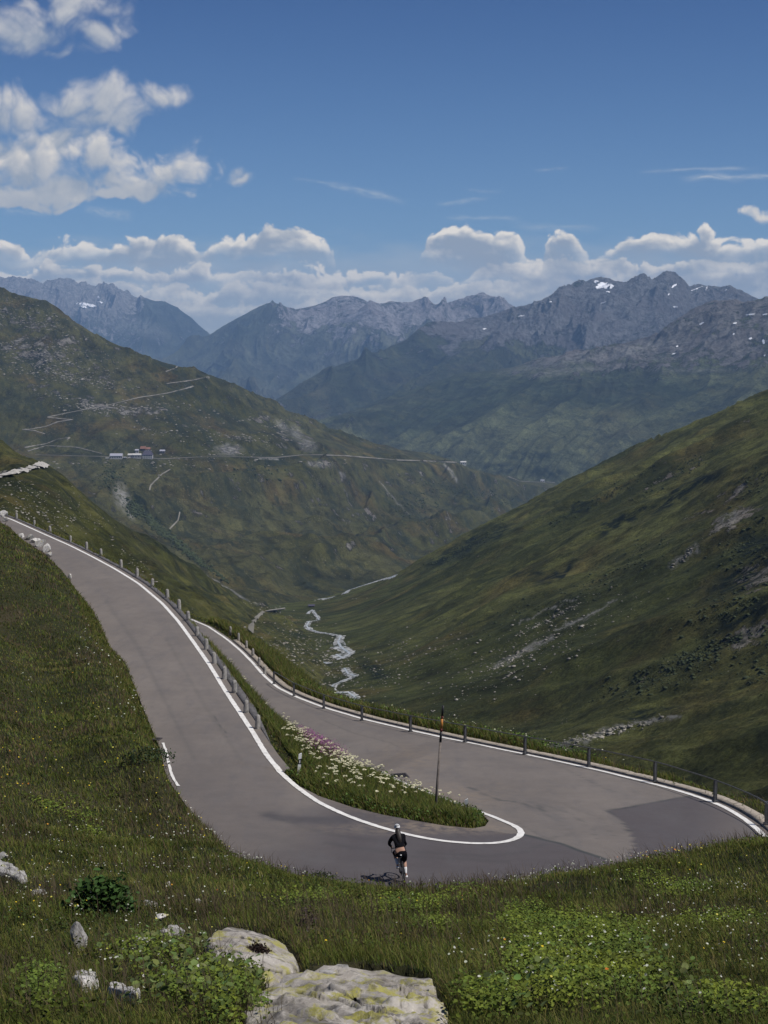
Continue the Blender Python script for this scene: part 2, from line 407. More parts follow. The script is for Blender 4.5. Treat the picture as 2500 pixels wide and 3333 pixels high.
M_left = hill_mat('pass_hillside', 75, green=(0.048, 0.048, 0.013), green2=(0.076, 0.074, 0.031), brown=(0.092, 0.066, 0.026), rock=(0.17, 0.16, 0.14),
                  aniso=(1.0, 0.35, 0.8), rot=R(-20), bumpd=6.0, browns=0.75, rockt=0.63, speck=0.62)
layer('pass_hillside', [ridgeL, upL, roadL, lowL, footL, botL], M_left, 1100, [6, 16, 230, 170, 130, 130, 40], (1200, 420), dispL,
      {'rock': rockL, 'pale': paleL, 'wood': woodL}, -500, 1300)

# the nearer slope under the small wall on the left
topN = [(-500,800,900),(-200,900,850),(0,952,800),(30,978,790),(60,996,780),(100,1004,770),(130,1024,770),(180,1068,780),(230,1110,800),(300,1156,860),(350,1190,910),(420,1232,1000),(480,1270,1100),(550,1312,1260),(600,1326,1360),(680,1350,1400),(740,1420,1300)]
wallN = [(-500,900,700),(-200,980,680),(0,1024,660),(100,1010,745),(180,1085,740),(300,1190,760),(420,1262,900),(550,1335,1100),(680,1380,1150),(740,1440,1100)]
midN = [(-500,1100,330),(0,1120,300),(200,1205,340),(330,1262,420),(440,1325,520),(550,1400,620),(680,1470,700),(740,1520,700)]
lowN = [(-500,1300,150),(0,1300,150),(400,1430,270),(550,1480,380),(680,1560,420),(740,1600,420)]
botN = [(-500,1700,90),(0,1700,90),(400,1700,150),(740,1800,260)]
def dispN(X, Y, Z, T):
    e = sstep(1.8, 2.6, T) * .7 + .3
    return (fbm(X / 45, Y / 45, 6, 41, 0.55) * 6 + (ridged((X + .5 * Y) / 70, Y / 300, 4, 44) - .4) * 10) * e * (1 - 0.8 * np.exp(-((T - 3) / .12) ** 2))
M_near = hill_mat('near_slope', 16, green=(0.046, 0.050, 0.014), green2=(0.076, 0.075, 0.022), brown=(0.088, 0.066, 0.028), rock=(0.16, 0.155, 0.14), aniso=(0.6, 0.6, 1), rot=R(30), bumpd=1.6, browns=0.6, rockt=0.71, speck=0.66)
layer('near_slope', [topN, wallN, midN, lowN, botN], M_near, 700, [5, 10, 60, 240, 160, 60], (260, 120), dispN,
      {'rock': blobs([(170,1080,60,10,30,.6),(570,1300,20,14,30,.9),(520,1290,30,8,20,.6),(40,975,60,14,20,.6)]),
       'pale': blobs([(573,1296,12,10,20,.9),(555,1300,8,6,0,.8),(300,1240,20,4,30,.5)]), 'wood': blobs([(270,1120,60,7,40,.9),(350,1182,60,6,35,.9),(400,1212,50,6,32,.9),(500,1275,50,5,35,.6)])}, -500, 740)

# mountains further off
ridgeA = [(560,905,7600),(700,905,7600),(800,870,7500),(950,822,7300),(1000,806,7250),(1060,797,7200),(1100,790,7200),(1160,777,7150),(1230,766,7050),(1290,753,6950),(1360,742,6850),(1400,730,6800),(1428,712,6800),(1440,696,6800),(1462,682,6800),(1485,668,6750),(1520,652,6700),(1545,645,6700),(1570,646,6700),(1600,654,6650),(1630,650,6600),(1659,646,6500),(1900,600,6200),(2300,560,6000)]
ridgeA = [(x, y, Y) for x, y, Y in ridgeA]
benchA = [(560,930,7000),(800,890,6900),(1000,840,6700),(1160,805,6500),(1290,785,6400),(1430,765,6200),(1500,760,6100),(1659,740,5800),(2300,700,5500)]
shldA = [(560,950,6500),(800,925,6300),(1000,900,6000),(1200,880,5700),(1430,850,5500),(1659,820,5200),(2300,800,5000)]
footA = [(560,1000,5900),(700,1000,5900),(900,1035,5500),(1050,1060,5300),(1200,1085,5100),(1400,1100,4600),(1659,1100,4400),(2300,1100,4200)]
def dispA(X, Y, Z, T):
    w = pn(X / 900, Y / 900, 52) * 260
    g = ridged((X * .9 - 0.5 * Y + w) / 700, (Y + .3 * X) / 2600, 5, 53) - 0.42
    g2 = ridged((X - 0.5 * Y + w) / 210, Y / 900, 4, 54) - 0.42
    r = ridged(X / 380, Y / 380, 6, 55, 0.6) - 0.38
    k = sstep(1.7, 2.6, T)
    hi = 1 - sstep(3.0, 3.8, T)
    return (g * 120 + g2 * 42) * k * (1 - hi * .5) + r * (62 * hi * (.35 + .65 * k) * sstep(400, 1100, X) + 12)
def rockA(X, Y, Z, px, py, T):
    h = (py - (795 - (px - 1100) * 0.035)) 
    base = 1.5 * (1 - sstep(-40, 60, h + pn(px / 60, py / 20, 60) * 26)) * sstep(1020, 1180, px)
    return np.maximum(base, blobs([(1100,905,40,20,0,.3),(1400,800,60,14,-5,.7)])(X, Y, Z, px, py, T))
def paleA(X, Y, Z, px, py, T):
    return blobs([(1260,772,160,13,-9,.8),(1370,754,80,16,-14,1.0),(1170,790,90,9,-9,.7),(1210,802,70,9,-8,.6),(1300,794,100,7,-6,.6),(1420,775,80,9,-4,.6),(1500,800,100,6,0,.4)])(X, Y, Z, px, py, T)
M_A = hill_mat('shoulder_mountain', 170, green=(0.042, 0.055, 0.030), green2=(0.115, 0.125, 0.062), brown=(0.060, 0.055, 0.035), rock=(0.15, 0.142, 0.135), aniso=(1, 0.4, 1), rot=R(-30), bumpd=20, browns=0.45, rockt=0.68, speck=0.72)
layer('shoulder_mountain', [ridgeA, benchA, shldA, footA], M_A, 900, [6, 14, 150, 160, 200], (1500, 350), dispA, {'rock': rockA, 'pale': paleA,
      'wood': blobs([(760,905,90,10,-12,.8),(860,925,80,12,-5,.7),(1150,985,90,16,0,.9),(1080,1010,80,14,0,.9),(1180,1020,60,14,0,1),(900,800,70,8,-20,.0)])}, 560, 2300)

ridgeB = [(560,880,8600),(600,858,8700),(650,829,8900),(700,803,9100),(760,775,9400),(830,752,9700),(900,722,9900),(960,703,10100),(1010,692,10200),(1050,683,10300),(1085,672,10300),(1110,662,10300),(1135,654,10300),(1160,645,10300),(1180,640,10300),(1200,632,10300),(1222,626,10300),(1240,615,10300),(1256,610,10300),(1262,613,10300),(1275,606,10300),(1290,603,10300),(1306,601,10300),(1322,607,10300),(1350,613,10200),(1375,608,10200),(1390,606,10200),(1405,613,10200),(1420,604,10200),(1432,596,10200),(1445,589,10200),(1455,592,10200),(1464,600,10200),(1476,606,10200),(1486,616,10200),(1500,612,10200),(1512,611,10200),(1530,615,10200),(1548,618,10200),(1560,616,10200),(1572,612,10100),(1585,620,10100),(1600,628,10000),(1622,640,10000),(1659,660,10000),(1900,640,9500),(2300,640,9000)]
rowB2 = [(560,895,8200),(700,845,8500),(900,785,9000),(1050,735,9400),(1200,702,9500),(1300,690,9500),(1440,690,9500),(1659,700,9400),(2300,700,8600)]
rowB3 = [(560,915,7800),(700,885,8000),(900,840,8200),(1050,800,8500),(1200,780,8600),(1440,780,8600),(2300,780,8000)]
rowB4 = [(560,1000,7400),(1050,920,7600),(1440,900,7700),(2300,900,7400)]
def dispB(X, Y, Z, T):
    w = pn(X / 900, Y / 900, 62) * 260
    g = ridged((X - 0.25 * Y + w) / 800, Y / 3000, 5, 63) - 0.42
    r = ridged((X + w) / 330, Y / 420, 6, 65, 0.62) - 0.38
    k = sstep(1.8, 2.5, T)
    return g * 210 * k + r * (14 + 75 * k * sstep(200, 1200, X) + 22 * k) + (ridged(X / 70, Y / 200, 4, 66) - .4) * 8 * sstep(600, 1300, X)
def rockB(X, Y, Z, px, py, T):
    line = np.interp(px, [600, 900, 1100, 1300, 1659], [800, 745, 740, 760, 760])
    return 1.7 * (1 - sstep(-26, 30, py - line + pn(px / 50, py / 24, 60) * 30)) * sstep(820, 1000, px)
M_B = hill_mat('right_mountains', 230, green=(0.046, 0.056, 0.030), green2=(0.075, 0.080, 0.045), brown=(0.075, 0.062, 0.045), rock=(0.142, 0.140, 0.145), aniso=(1, 0.4, .7), rot=R(-15), bumpd=34, browns=0.5, rockt=0.66, speck=0.8)
layer('right_mountains', [ridgeB, rowB2, rowB3, rowB4], M_B, 1000, [6, 14, 190, 150, 40], (2500, 900), dispB, {'rock': rockB, 'pale': zero, 'wood': blobs([(720,860,60,8,-20,.5)])}, 560, 2300)

ridgeC = [(300,800,15000),(380,770,15000),(420,746,15000),(455,722,15000),(490,700,15000),(520,682,15000),(550,666,15000),(575,655,15000),(590,652,15000),(610,659,15000),(640,666,15000),(660,662,15000),(690,656,15000),(705,650,15000),(718,641,15000),(735,638,15000),(762,638,15000),(785,645,15000),(805,657,15000),(825,667,15000),(850,660,15000),(880,655,15000),(900,652,15000),(915,650,15000),(940,661,15000),(965,657,15000),(990,652,15000),(1015,642,15000),(1040,631,15000),(1060,637,15000),(1085,646,15000),(1110,660,15000),(1150,670,15000),(1300,680,15000)]
rowC2 = [(300,810,14500),(420,772,14300),(500,740,14000),(590,722,14000),(700,715,14000),(760,702,13900),(850,712,13900),(950,705,13900),(1040,690,13900),(1300,720,13900)]
rowC3 = [(300,830,13500),(450,810,12800),(600,800,12600),(760,775,12500),(900,780,12500),(1300,790,12500)]
rowC4 = [(300,860,12500),(500,870,11000),(600,880,10500),(760,900,10500),(1300,900,10500)]
def dispC(X, Y, Z, T):
    w = pn(X / 1200, Y / 1200, 72) * 350
    g = ridged((X + w) / 1050, Y / 3600, 5, 73) - 0.42
    r = ridged((X + w) / 420, Y / 700, 6, 75, 0.6) - 0.38
    k = sstep(1.9, 2.7, T)
    return g * 380 * k + r * (14 + 75 * k)
def rockC(X, Y, Z, px, py, T):
    return 1.5 * (1 - sstep(-20, 46, py - 705 + pn(px / 40, py / 40, 60) * 30)) * sstep(560, 640, px)
M_C = hill_mat('valley_mountains', 320, green=(0.085, 0.096, 0.060), green2=(0.14, 0.14, 0.10), brown=(0.080, 0.066, 0.052), rock=(0.27, 0.255, 0.26), aniso=(1, 0.45, .7), bumpd=50, browns=0.45, rockt=0.66, speck=0.85)
layer('valley_mountains', [ridgeC, rowC2, rowC3, rowC4], M_C, 800, [6, 12, 160, 130, 60], (3500, 1200), dispC, {'rock': rockC, 'pale': zero, 'wood': blobs([(520,715,70,22,-28,.9),(450,752,60,10,-28,.9)])}, 300, 1300)

ridgeD = [(-400,600,19000),(-200,585,19000),(0,598,19000),(20,601,19000),(34,599,19000),(55,604,19000),(75,602,19000),(95,610,19000),(112,608,19000),(130,601,19000),(150,604,19000),(170,611,19000),(190,611,19000),(210,616,19000),(228,611,19000),(245,615,19000),(262,622,19000),(280,630,18800),(298,644,18800),(318,644,18800),(338,650,18800),(360,650,18800),(385,663,18500),(410,682,18500),(435,704,18500),(455,722,18500),(470,760,18000),(700,800,18000)]
rowD2 = [(-400,680,17500),(0,680,17500),(200,690,17300),(300,700,17200),(400,722,17200),(470,775,17300),(700,830,17000)]
rowD3 = [(-400,760,16200),(0,760,16200),(300,775,16000),(470,800,16000),(700,850,16000)]
def dispD(X, Y, Z, T):
    k = sstep(1.9, 2.6, T)
    w = pn(X / 1400, Y / 1400, 82) * 300
    j = ridged(X / 210, Y / 900, 4, 83, 0.6) - .4
    return (ridged((X + w) / 700, Y / 2800, 5, 84) - .42) * 330 * k + j * (60 + 90 * k) * (1 - sstep(-3700, -3000, X) * .7)
M_D = hill_mat('far_range', 320, green=(0.06, 0.07, 0.05), green2=(0.09, 0.095, 0.075), brown=(0.08, 0.075, 0.065), rock=(0.25, 0.24, 0.23), aniso=(1, 0.4, .5), bumpd=50, browns=0.4, rockt=0.63, speck=0.8)
layer('far_range', [ridgeD, rowD2, rowD3], M_D, 900, [6, 12, 170, 120], (3500, 1300), dispD,
      {'rock': lambda X, Y, Z, px, py, T: (1.4 * (1 - sstep(640, 700, py)) + .6) * (1 - sstep(290, 330, px)), 'pale': blobs([(235,685,75,26,18,.9),(300,705,70,20,20,.7)]), 'wood': lambda X, Y, Z, px, py, T: .5 * sstep(320, 360, px) * (1 - sstep(0, 16, seg_dist(px, py, [(320, 648), (380, 680), (440, 720)]) - 20))}, -400, 700)

# ground sheet far below, out to the horizon
M_ground = plain('ground_earth', (0.04, 0.05, 0.025), 0.95, 0.3, 0.001)
g = mesh_obj('ground', [(-11400, -900, -1500), (11400, -900, -1500), (11400, 23900, -1500), (-11400, 23900, -1500)], [(0, 1, 2, 3)], M_ground); tag(g, kind='structure')

# ------------------------------------------------------------------ the road
def zoomz(x, y, ox, oy, sc): return ((ox + x / sc) * 0.6636, (oy + y / sc) * 0.6636)   # a measured point -> survey units
def DL(y): return float(np.interp(y, [1090, 1120, 1300, 1500, 1640, 1700, 1763, 1808, 1830], [18.7, 18.5, 18.0, 17.5, 17.0, 16.7, 16.3, 16.0, 15.9]))
lineA = [(-60,1098),(-20,1108),(20,1120),(60,1138),(100,1156),(150,1178),(200,1203),(250,1230),(300,1261),(350,1303),(385,1342),(420,1390),(455,1440),(485,1490),(515,1535),(545,1580),(575,1630),(605,1668),(640,1700),(690,1735),(750,1763),(800,1781),(850,1796),(900,1808),(950,1817),(1000,1822),(1050,1824)]
lineA = [(x, y, DL(y)) for x, y in lineA]
tip = [(1090,1821,15.95),(1112,1815,16.1),(1124,1808,16.25),(1129,1799,16.45),(1122,1789,16.65),(1094,1777,16.9)]
lineB = [(1051,1759,17.2),(1003,1742,17.4),(945,1722,17.7),(904,1706,17.9),(860,1687,18.15),(819,1669,18.4)]
outer = [(1655,1812,17.2),(1645,1800,17.3),(1600,1762,17.45),(1550,1737,17.65),(1500,1719,17.8),(1400,1692,18.2),(1300,1667,18.6),(1200,1645,19.0),(1100,1624,19.4),(1000,1603,19.9),(900,1581,20.4),(800,1558,21.0),(700,1529,21.7),(640,1506,22.3),(600,1486,23.0),(570,1460,23.6),(545,1431,24.2),(520,1406,24.9),(490,1381,25.8),(450,1354,27.0),(415,1339,28.3),(370,1322,30.0),(320,1305,32.0)]
W3 = lambda L: np.array([tuple(atD(x, y, D)) for x, y, D in L])
def resample(P, n=None, step=None):
    P = np.asarray(P, float); d = np.r_[0, np.cumsum(np.linalg.norm(np.diff(P, axis=0), axis=1))]
    n = n or max(2, int(d[-1] / step) + 1); t = np.linspace(0, d[-1], n)
    return np.stack([np.interp(t, d, P[:, i]) for i in range(P.shape[1])], 1)
def smooth(P, w):
    w = int(w); 
    if w < 2: return P
    k = np.hanning(2 * w + 3)[1:-1]; k /= k.sum(); e = len(k) // 2
    Q = np.concatenate([2 * P[0] - P[e:0:-1], P, 2 * P[-1] - P[-2:-e - 2:-1]])
    return np.stack([np.convolve(Q[:, i], k, 'valid') for i in range(P.shape[1])], 1)
def offset(P, s):
    """shift a polyline sideways in plan; s > 0 to the left of its direction"""
    P = np.asarray(P, float); T = np.gradient(P[:, :2], axis=0); T /= np.linalg.norm(T, axis=1)[:, None] + 1e-9
    Q = P.copy(); s = np.broadcast_to(s, len(P)); Q[:, 0] += -T[:, 1] * s; Q[:, 1] += T[:, 0] * s
    return Q
WA = smooth(resample(W3(lineA), step=0.25), 10); WT = W3(tip); WB = W3(lineB); WO = smooth(resample(W3(outer), step=0.25), 10)
_dB = np.linalg.norm(WO[:, :2] - WB[-1][:2], axis=1); jo = int(_dB.argmin())
lowIn = offset(WO, 5.0 + (_dB[jo] - 5.0) * np.exp(-np.clip(np.arange(len(WO)) - jo, 0, None) * 0.25 / 9.0))   # WO runs from the bend to the far end; inner edge on its left
print('lower road width', _dB[jo], jo, len(WO))
# inner asphalt edge
iA = int(np.argmin(np.linalg.norm(WA[:, :2] - np.array(atD(605, 1668, DL(1668)))[:2], axis=1)))
iA2 = iA
edgeA = offset(WA[:iA2], 0.5)
isl = [(590,1640,17.1),(612,1668,16.95),(645,1697,16.85),(690,1719,16.75),(760,1743,16.65),(830,1760,16.55),(900,1773,16.5),(960,1783,16.48),(1020,1789,16.5),(1048,1784,16.6),(1056,1772,16.8)]
WI = W3(isl)
backl = W3([(1040,1757,17.22),(1003,1744,17.4),(945,1724,17.7),(904,1708,17.9),(860,1689,18.15),(819,1671,18.4)])
innerP = [edgeA[0], edgeA[-1], WI[4], WI[8], WI[10], backl[1], backl[-1], lowIn[jo + 60], lowIn[-1]]
inner_poly = np.concatenate([edgeA, WI[1:], backl, lowIn[jo + 16:]])
anch_i = [0, len(edgeA) - 1, len(edgeA) + 3, len(edgeA) + 5, len(edgeA) + 8, len(edgeA) + 9, len(edgeA) + 10, len(edgeA) + 12, len(edgeA) + 15, len(edgeA) + 60, len(inner_poly) - 1]
def zc(x, Y, D): return (x, Y, CZ - D)
farL = offset(WA, -5.3); farL = farL[farL[:, 1] > 88]
outL = np.concatenate([farL, [zc(-15.2, 82, 17.5), zc(-12.1, 70, 17.3), zc(-9.8, 61, 17.0), zc(-8.9, 56.5, 16.8), zc(-7.1, 50.5, 16.3), zc(-5.7, 46, 16.0), zc(-3.7, 42.2, 15.75), zc(0, 39.8, 15.6),
        zc(5, 39.3, 15.65), zc(10, 41, 15.95), zc(13.4, 44, 16.4), zc(15.3, 48, 16.9)]])
WOe = offset(WO, -0.38)
outer_poly = np.concatenate([outL, WOe])
nf = len(farL); oo = len(outL)
def near_o(px, py, D): 
    q = np.array(atD(px, py, D)); return oo + int(np.argmin(np.linalg.norm(WOe[:, :2] - q[:2], axis=1)))
anch_o = [0, nf + 2, nf + 5, nf + 7, nf + 9, nf + 10, oo + 2, near_o(1500, 1719, 17.8), near_o(1000, 1603, 19.9), oo + jo + 60, len(outer_poly) - 1]
anch_i[-2] = len(edgeA) + 10 + 6 + 44
segn = []
I3 = []; O3 = []
for k in range(len(anch_i) - 1):
    a = inner_poly[anch_i[k]:anch_i[k + 1] + 1]; b = outer_poly[anch_o[k]:anch_o[k + 1] + 1]
    La = np.linalg.norm(np.diff(a, axis=0), axis=1).sum(); Lb = np.linalg.norm(np.diff(b, axis=0), axis=1).sum()
    n = int(max(La, Lb) / 0.12) + 2
    I3.append(resample(a, n)[:-1]); O3.append(resample(b, n)[:-1])
I3 = np.concatenate(I3); O3 = np.concatenate(O3)
O3 = smooth(O3, 18)
I3 = smooth(I3, 3)
NW = 56; tt = np.linspace(0, 1, NW)
RG = I3[:, None, :] * (1 - tt[None, :, None]) + O3[:, None, :] * tt[None, :, None]
RG[..., 2] += 0.05 * np.sin(np.pi * tt)[None, :] + 0.012 * pn(RG[..., 0] / 2.5, RG[..., 1] / 2.5, 4)
rpx, rpy = proj(RG)
# how old the asphalt is (lighter, warmer) or how new (darker, bluer)
new = np.zeros(rpx.shape)
stI = np.arange(len(I3))
j1 = pn(RG[..., 0] * 1.3, RG[..., 1] * 1.3, 9) * 0.0
polyA = [(1127, 1801), (1210, 1822), (1312, 1858), (1400, 1990), (300, 1990), (380, 1720), (560, 1700), (640, 1690), (760, 1742), (900, 1772), (1040, 1792), (1100, 1800)]
newA = in_poly(rpx, rpy, polyA) * sstep(600, 900, rpx + (rpy - 1700) * 1.2 + pn(RG[..., 0] / 3, RG[..., 1] / 3, 12) * 60)
curve = [(1312, 1751), (1345, 1775), (1366, 1808), (1370, 1830), (1352, 1858), (1352, 2100), (1800, 2100), (1800, 1700), (1500, 1717)]
newB = in_poly(rpx, rpy, curve) * (1.0 - 0.55 * sstep(1480, 1640, rpx))
new = np.maximum(newA, newB)
newA2 = sstep(1500, 1800, rpy) * (rpx < 900) * (1 - sstep(560, 700, rpx)) * 0.45 * (rpx < 640)
new = np.maximum(new, newA2)
stain = np.clip(1.25 - seg_dist(rpx, (rpy) * 2.2, [(580, 1762 * 2.2), (640, 1770 * 2.2), (740, 1772 * 2.2)]) / 20, 0, 1) * (0.7 + 0.6 * pn(RG[..., 0] * 2, RG[..., 1] * 2, 71))
stain = np.clip(stain * 1.6, 0, 1) * 0.8
seam = np.zeros(rpx.shape)
wob = pn(RG[..., 0] * 1.2, RG[..., 1] * 1.2, 31) * 2
for pts, w, amt in (([(1127, 1801), (1210, 1822), (1312, 1858)], 2.6, .9), ([(1312, 1751), (1400, 1735), (1500, 1718)], 1.8, .55), ([(1312, 1751), (1345, 1775), (1366, 1808), (1370, 1830), (1352, 1858)], 1.8, .35),
                    ([(1205, 1803), (1185, 1822), (1150, 1830)], 2, .3), ([(560, 2160 / 1), (560, 2161)], 1, 0),
                    ([(1010, 1625 + 75), (1040, 1712), (1082, 1728), (1120, 1733), (1180, 1752)], 1.5, .6), ([(1180, 1752), (1160, 1738)], 1.5, .5), ([(690, 1552), (760, 1582), (830, 1600), (870, 1615)], 1.3, .25),
                    ([(1180, 1640), (1300, 1700), (1330, 1712)], 1.2, .25), ([(462, 1540), (470, 1562), (486, 1580), (490, 1592)], 1.4, .5), ([(1120, 1778), (1150, 1795), (1180, 1810)], 1.2, .3),
                    ([(1140, 1730), (1230, 1755), (1280, 1790), (1290, 1812)], 2.2, .22), ([(1100, 1725), (1200, 1768), (1240, 1800), (1180, 1812)], 2.0, .2), ([(1200, 1730), (1300, 1770), (1330, 1810)], 2.0, .18),
                    ([(900, 1840), (1050, 1850), (1150, 1838)], 3, .2), ([(700, 1820), (900, 1850), (1100, 1862)], 4, .18), ([(560, 1755), (700, 1800), (880, 1825)], 4, .15),
                    ([(300, 1400), (350, 1500), (420, 1640)], 5, .16), ([(360, 1380), (440, 1520), (520, 1640)], 5, .13), ([(230, 1300), (300, 1400)], 5, .13)):
    seam = np.maximum(seam, amt * np.clip(1.3 - seg_dist(rpx + wob, rpy + wob, pts) / w, 0, 1))
edge_dust = np.maximum(0.8 * (1 - sstep(0.0, 0.16, tt))[None, :] * np.ones_like(rpx), 0.5 * sstep(0.93, 1.0, tt)[None, :])
dustI = np.clip(1.2 - np.sqrt(((rpx - 880) / 90) ** 2 + ((rpy - 1640) / 42) ** 2), 0, 1) + np.clip(1.1 - np.sqrt(((rpx - 1000) / 150) ** 2 + ((rpy - 1715) / 34) ** 2), 0, 1) + np.clip(1.2 - np.sqrt(((rpx - 900) / 230) ** 2 + ((rpy - 1790) / 16) ** 2), 0, 1)
dust = np.clip(edge_dust * 0.5 + dustI * 0.8 * (rpx > 560), 0, 1)
lane = (np.exp(-((tt - .27) / .07) ** 2) + np.exp(-((tt - .72) / .07) ** 2))[None, :] * (.55 + .45 * pn(RG[..., 0] / 6, RG[..., 1] / 6, 44)) * .55
t = NT('asphalt'); p = t.pos()
f1 = t.noise(p, 0.25, 3, 0.5); f2 = t.noise(p, 55, 3, 0.8); f3 = t.noise(t.mapv(p, (1, .25, 1)), 1.6, 5, 0.6)
c = t.mix(t.ramp(f1, 0.3, 0.7), (0.156, 0.135, 0.119), (0.186, 0.161, 0.140))
c = t.mix(t.ramp(t.attr('worn'), 0, 1, 0, 1, False), c, (0.082, 0.071, 0.073))
c = t.mix(t.m('MULTIPLY', t.attr('dust'), t.ramp(t.noise(p, 2.5, 6, 0.7), 0.35, 0.65)), c, (0.225, 0.18, 0.135))
c = t.mix(t.ramp(f3, 0.45, 0.75, 0, 0.35), c, (0.10, 0.095, 0.098))
c = t.mix(t.m('MULTIPLY', t.attr('stain'), 0.8), c, (0.055, 0.052, 0.058))
c = t.mix(t.m('MULTIPLY', t.attr('seam'), t.ramp(t.noise(p, 5, 3, 0.6), 0.15, 0.35)), c, (0.03, 0.038, 0.038))
c = t.mix(t.m('MULTIPLY', t.attr('lane'), t.ramp(t.noise(p, 0.9, 5, .7), .3, .65, .25, .8)), c, (0.112, 0.104, 0.103))
f5 = t.noise(p, 1.4, 9, 0.75); c = t.mix(1.0, c, t.ramp(f5, .3, .7, .90, 1.10, False), 'MULTIPLY')
c = t.mix(t.ramp(f2, 0.35, 0.7, 0.0, 0.45), c, (0.06, 0.058, 0.058))
M_asph = t.out(c, 0.88, t.bump(f2, 0.006), 0, 0.25)
road = raw_mesh('road', RG.reshape(-1, 3), grid_faces(len(I3), NW), M_asph, 4, True, {'worn': new.ravel(), 'stain': stain.ravel(), 'seam': seam.ravel(), 'dust': dust.ravel(), 'lane': lane.ravel()})
tag(road, kind='structure')
sub = RG[::4, ::5]
ROADB = BVHTree.FromPolygons([tuple(v) for v in sub.reshape(-1, 3).tolist()], [tuple(f) for f in grid_faces(sub.shape[0], sub.shape[1]).tolist()])
kd = KDTree(sub.shape[0] * sub.shape[1]); RS = sub.reshape(-1, 3)
for i, v in enumerate(RS): kd.insert((v[0], v[1], 0), i)
kd.balance()
def road_z(x, y, zhint=None):
    best = None; z = 60.0
    for _ in range(3):
        r = ROADB.ray_cast(Vector((x, y, z)), Vector((0, 0, -1)))
        if r[0] is None: break
        if best is None or (zhint is not None and abs(r[0].z - zhint) < abs(best - zhint)): best = r[0].z
        z = r[0].z - 0.01
    return best
def ribbon(name, P, w, mat, up=0.006, zfix=True, n_across=2, kind='structure', jitter=0.0, height=0.0):
    """a flat strip following P"""
    P = np.asarray(P, float); rows = []
    ws = np.linspace(-w / 2, w / 2, n_across)
    for s in ws:
        Q = offset(P, s + (pn(np.arange(len(P)) * .9, 0.3 + s * 9, 5) * jitter if abs(abs(s) - w / 2) < 1e-6 else 0))
        rows.append(Q)
    G_ = np.stack(rows, 1)
    if zfix:
        for i in range(G_.shape[0]):
            for j in range(G_.shape[1]):
                z = road_z(G_[i, j, 0], G_[i, j, 1], G_[i, j, 2])
                if z is not None and abs(z - G_[i, j, 2]) < 0.6: G_[i, j, 2] = z
    G_[..., 2] += up
    o = raw_mesh(name, G_.reshape(-1, 3), grid_faces(G_.shape[0], G_.shape[1]), mat, 4, True)
    if kind: tag(o, kind=kind)
    return o, G_
t = NT('road_paint'); p = t.pos(); f = t.noise(p, 3.0, 6, 0.75); f2 = t.noise(p, 30, 4, 0.7)
c = t.mix(t.ramp(f, 0.35, 0.7), (0.72, 0.70, 0.66), (0.58, 0.56, 0.52)); c = t.mix(t.ramp(t.m('ADD', f2, t.m('MULTIPLY', f, 0.6)), 0.88, 1.02), c, (0.24, 0.22, 0.20))
M_paint = t.out(c, 0.7, None, 0, 0.3)
def on_ribbon(L):
    out = []
    for q in L:
        r = ROADB.ray_cast(CAM, ray(q[0], q[1]).normalized())[0]; out.append(tuple(r) if r is not None else tuple(atD(*q)))
    return np.array(out)
_la = resample(np.array(lineA, float), step=6); _la = np.stack([np.r_[_la[:2, i], np.convolve(_la[:, i], [.1, .2, .4, .2, .1], 'valid'), _la[-2:, i]] for i in range(3)], 1)
inline = smooth(resample(np.concatenate([on_ribbon(_la), on_ribbon(tip), on_ribbon(lineB), lowIn[jo + 8:]]), step=0.2), 6)
ribbon('road_line', inline, 0.24, M_paint, up=0.022, n_across=3, jitter=0.02)
ribbon('road_line', resample(WO, step=0.25), 0.24, M_paint, up=0.022, n_across=3, jitter=0.02)
o2 = O3[(O3[:, 1] > 54.5) & (O3[:, 1] < 62.5) & (O3[:, 0] < 0)]
ribbon('road_line', resample(offset(o2, -0.22 if o2[0, 1] < o2[-1, 1] else 0.22), step=0.3), 0.11, M_paint, up=0.03, jitter=0.03)

# kerb stones under the railing: a raised strip with top and face
t = NT('kerb_stone'); p = t.pos()
br = t.n('ShaderNodeTexVoronoi', feature='DISTANCE_TO_EDGE', inp={'Vector': p, 'Scale': 1.6}); f = t.noise(p, 6, 6, 0.7)
c = t.mix(t.ramp(f, 0.3, 0.7), (0.40, 0.34, 0.27), (0.27, 0.24, 0.20)); c = t.mix(t.ramp(br.outputs[0], 0.03, 0.0), c, (0.10, 0.09, 0.075))
M_kerb = t.out(c, 0.9, t.bump(f, 0.03), 0, 0.2)
def prism_strip(name, P, o0, o1, h, mat, depth=0.5, taper=0):
    P = np.asarray(P, float); tp = np.clip((len(P) - 1 - np.arange(len(P))) / taper, 0, 1) if taper else np.ones(len(P)); a = offset(P, o0); b = offset(P, o0 + (o1 - o0) * tp); depth = depth * (.25 + .75 * tp)
    for i in range(len(P)):
        z = P[i, 2]; a[i, 2] = z; b[i, 2] = z
    rg = np.random.default_rng(3)
    hh = h * (.2 + .8 * tp) + rg.normal(0, h * 0.10, len(P)) * (np.arange(len(P)) % 3 == 0)
    A0 = a.copy(); A0[:, 2] -= 0.1; A1 = a.copy(); A1[:, 2] += hh; B1 = b.copy(); B1[:, 2] += hh; B0 = b.copy(); B0[:, 2] -= depth
    G_ = np.stack([A0, A1, B1, B0], 1)
    o = raw_mesh(name, G_.reshape(-1, 3), grid_faces(len(P), 4), mat, 4, False); tag(o, kind='structure'); return o
WOk = resample(WO, step=0.35)
WOk = WOk[:int(np.argmin(np.abs(WOk[:, 1] - 130)))]
prism_strip('kerb', WOk, -0.36, -0.82, 0.09, M_kerb, 0.9)
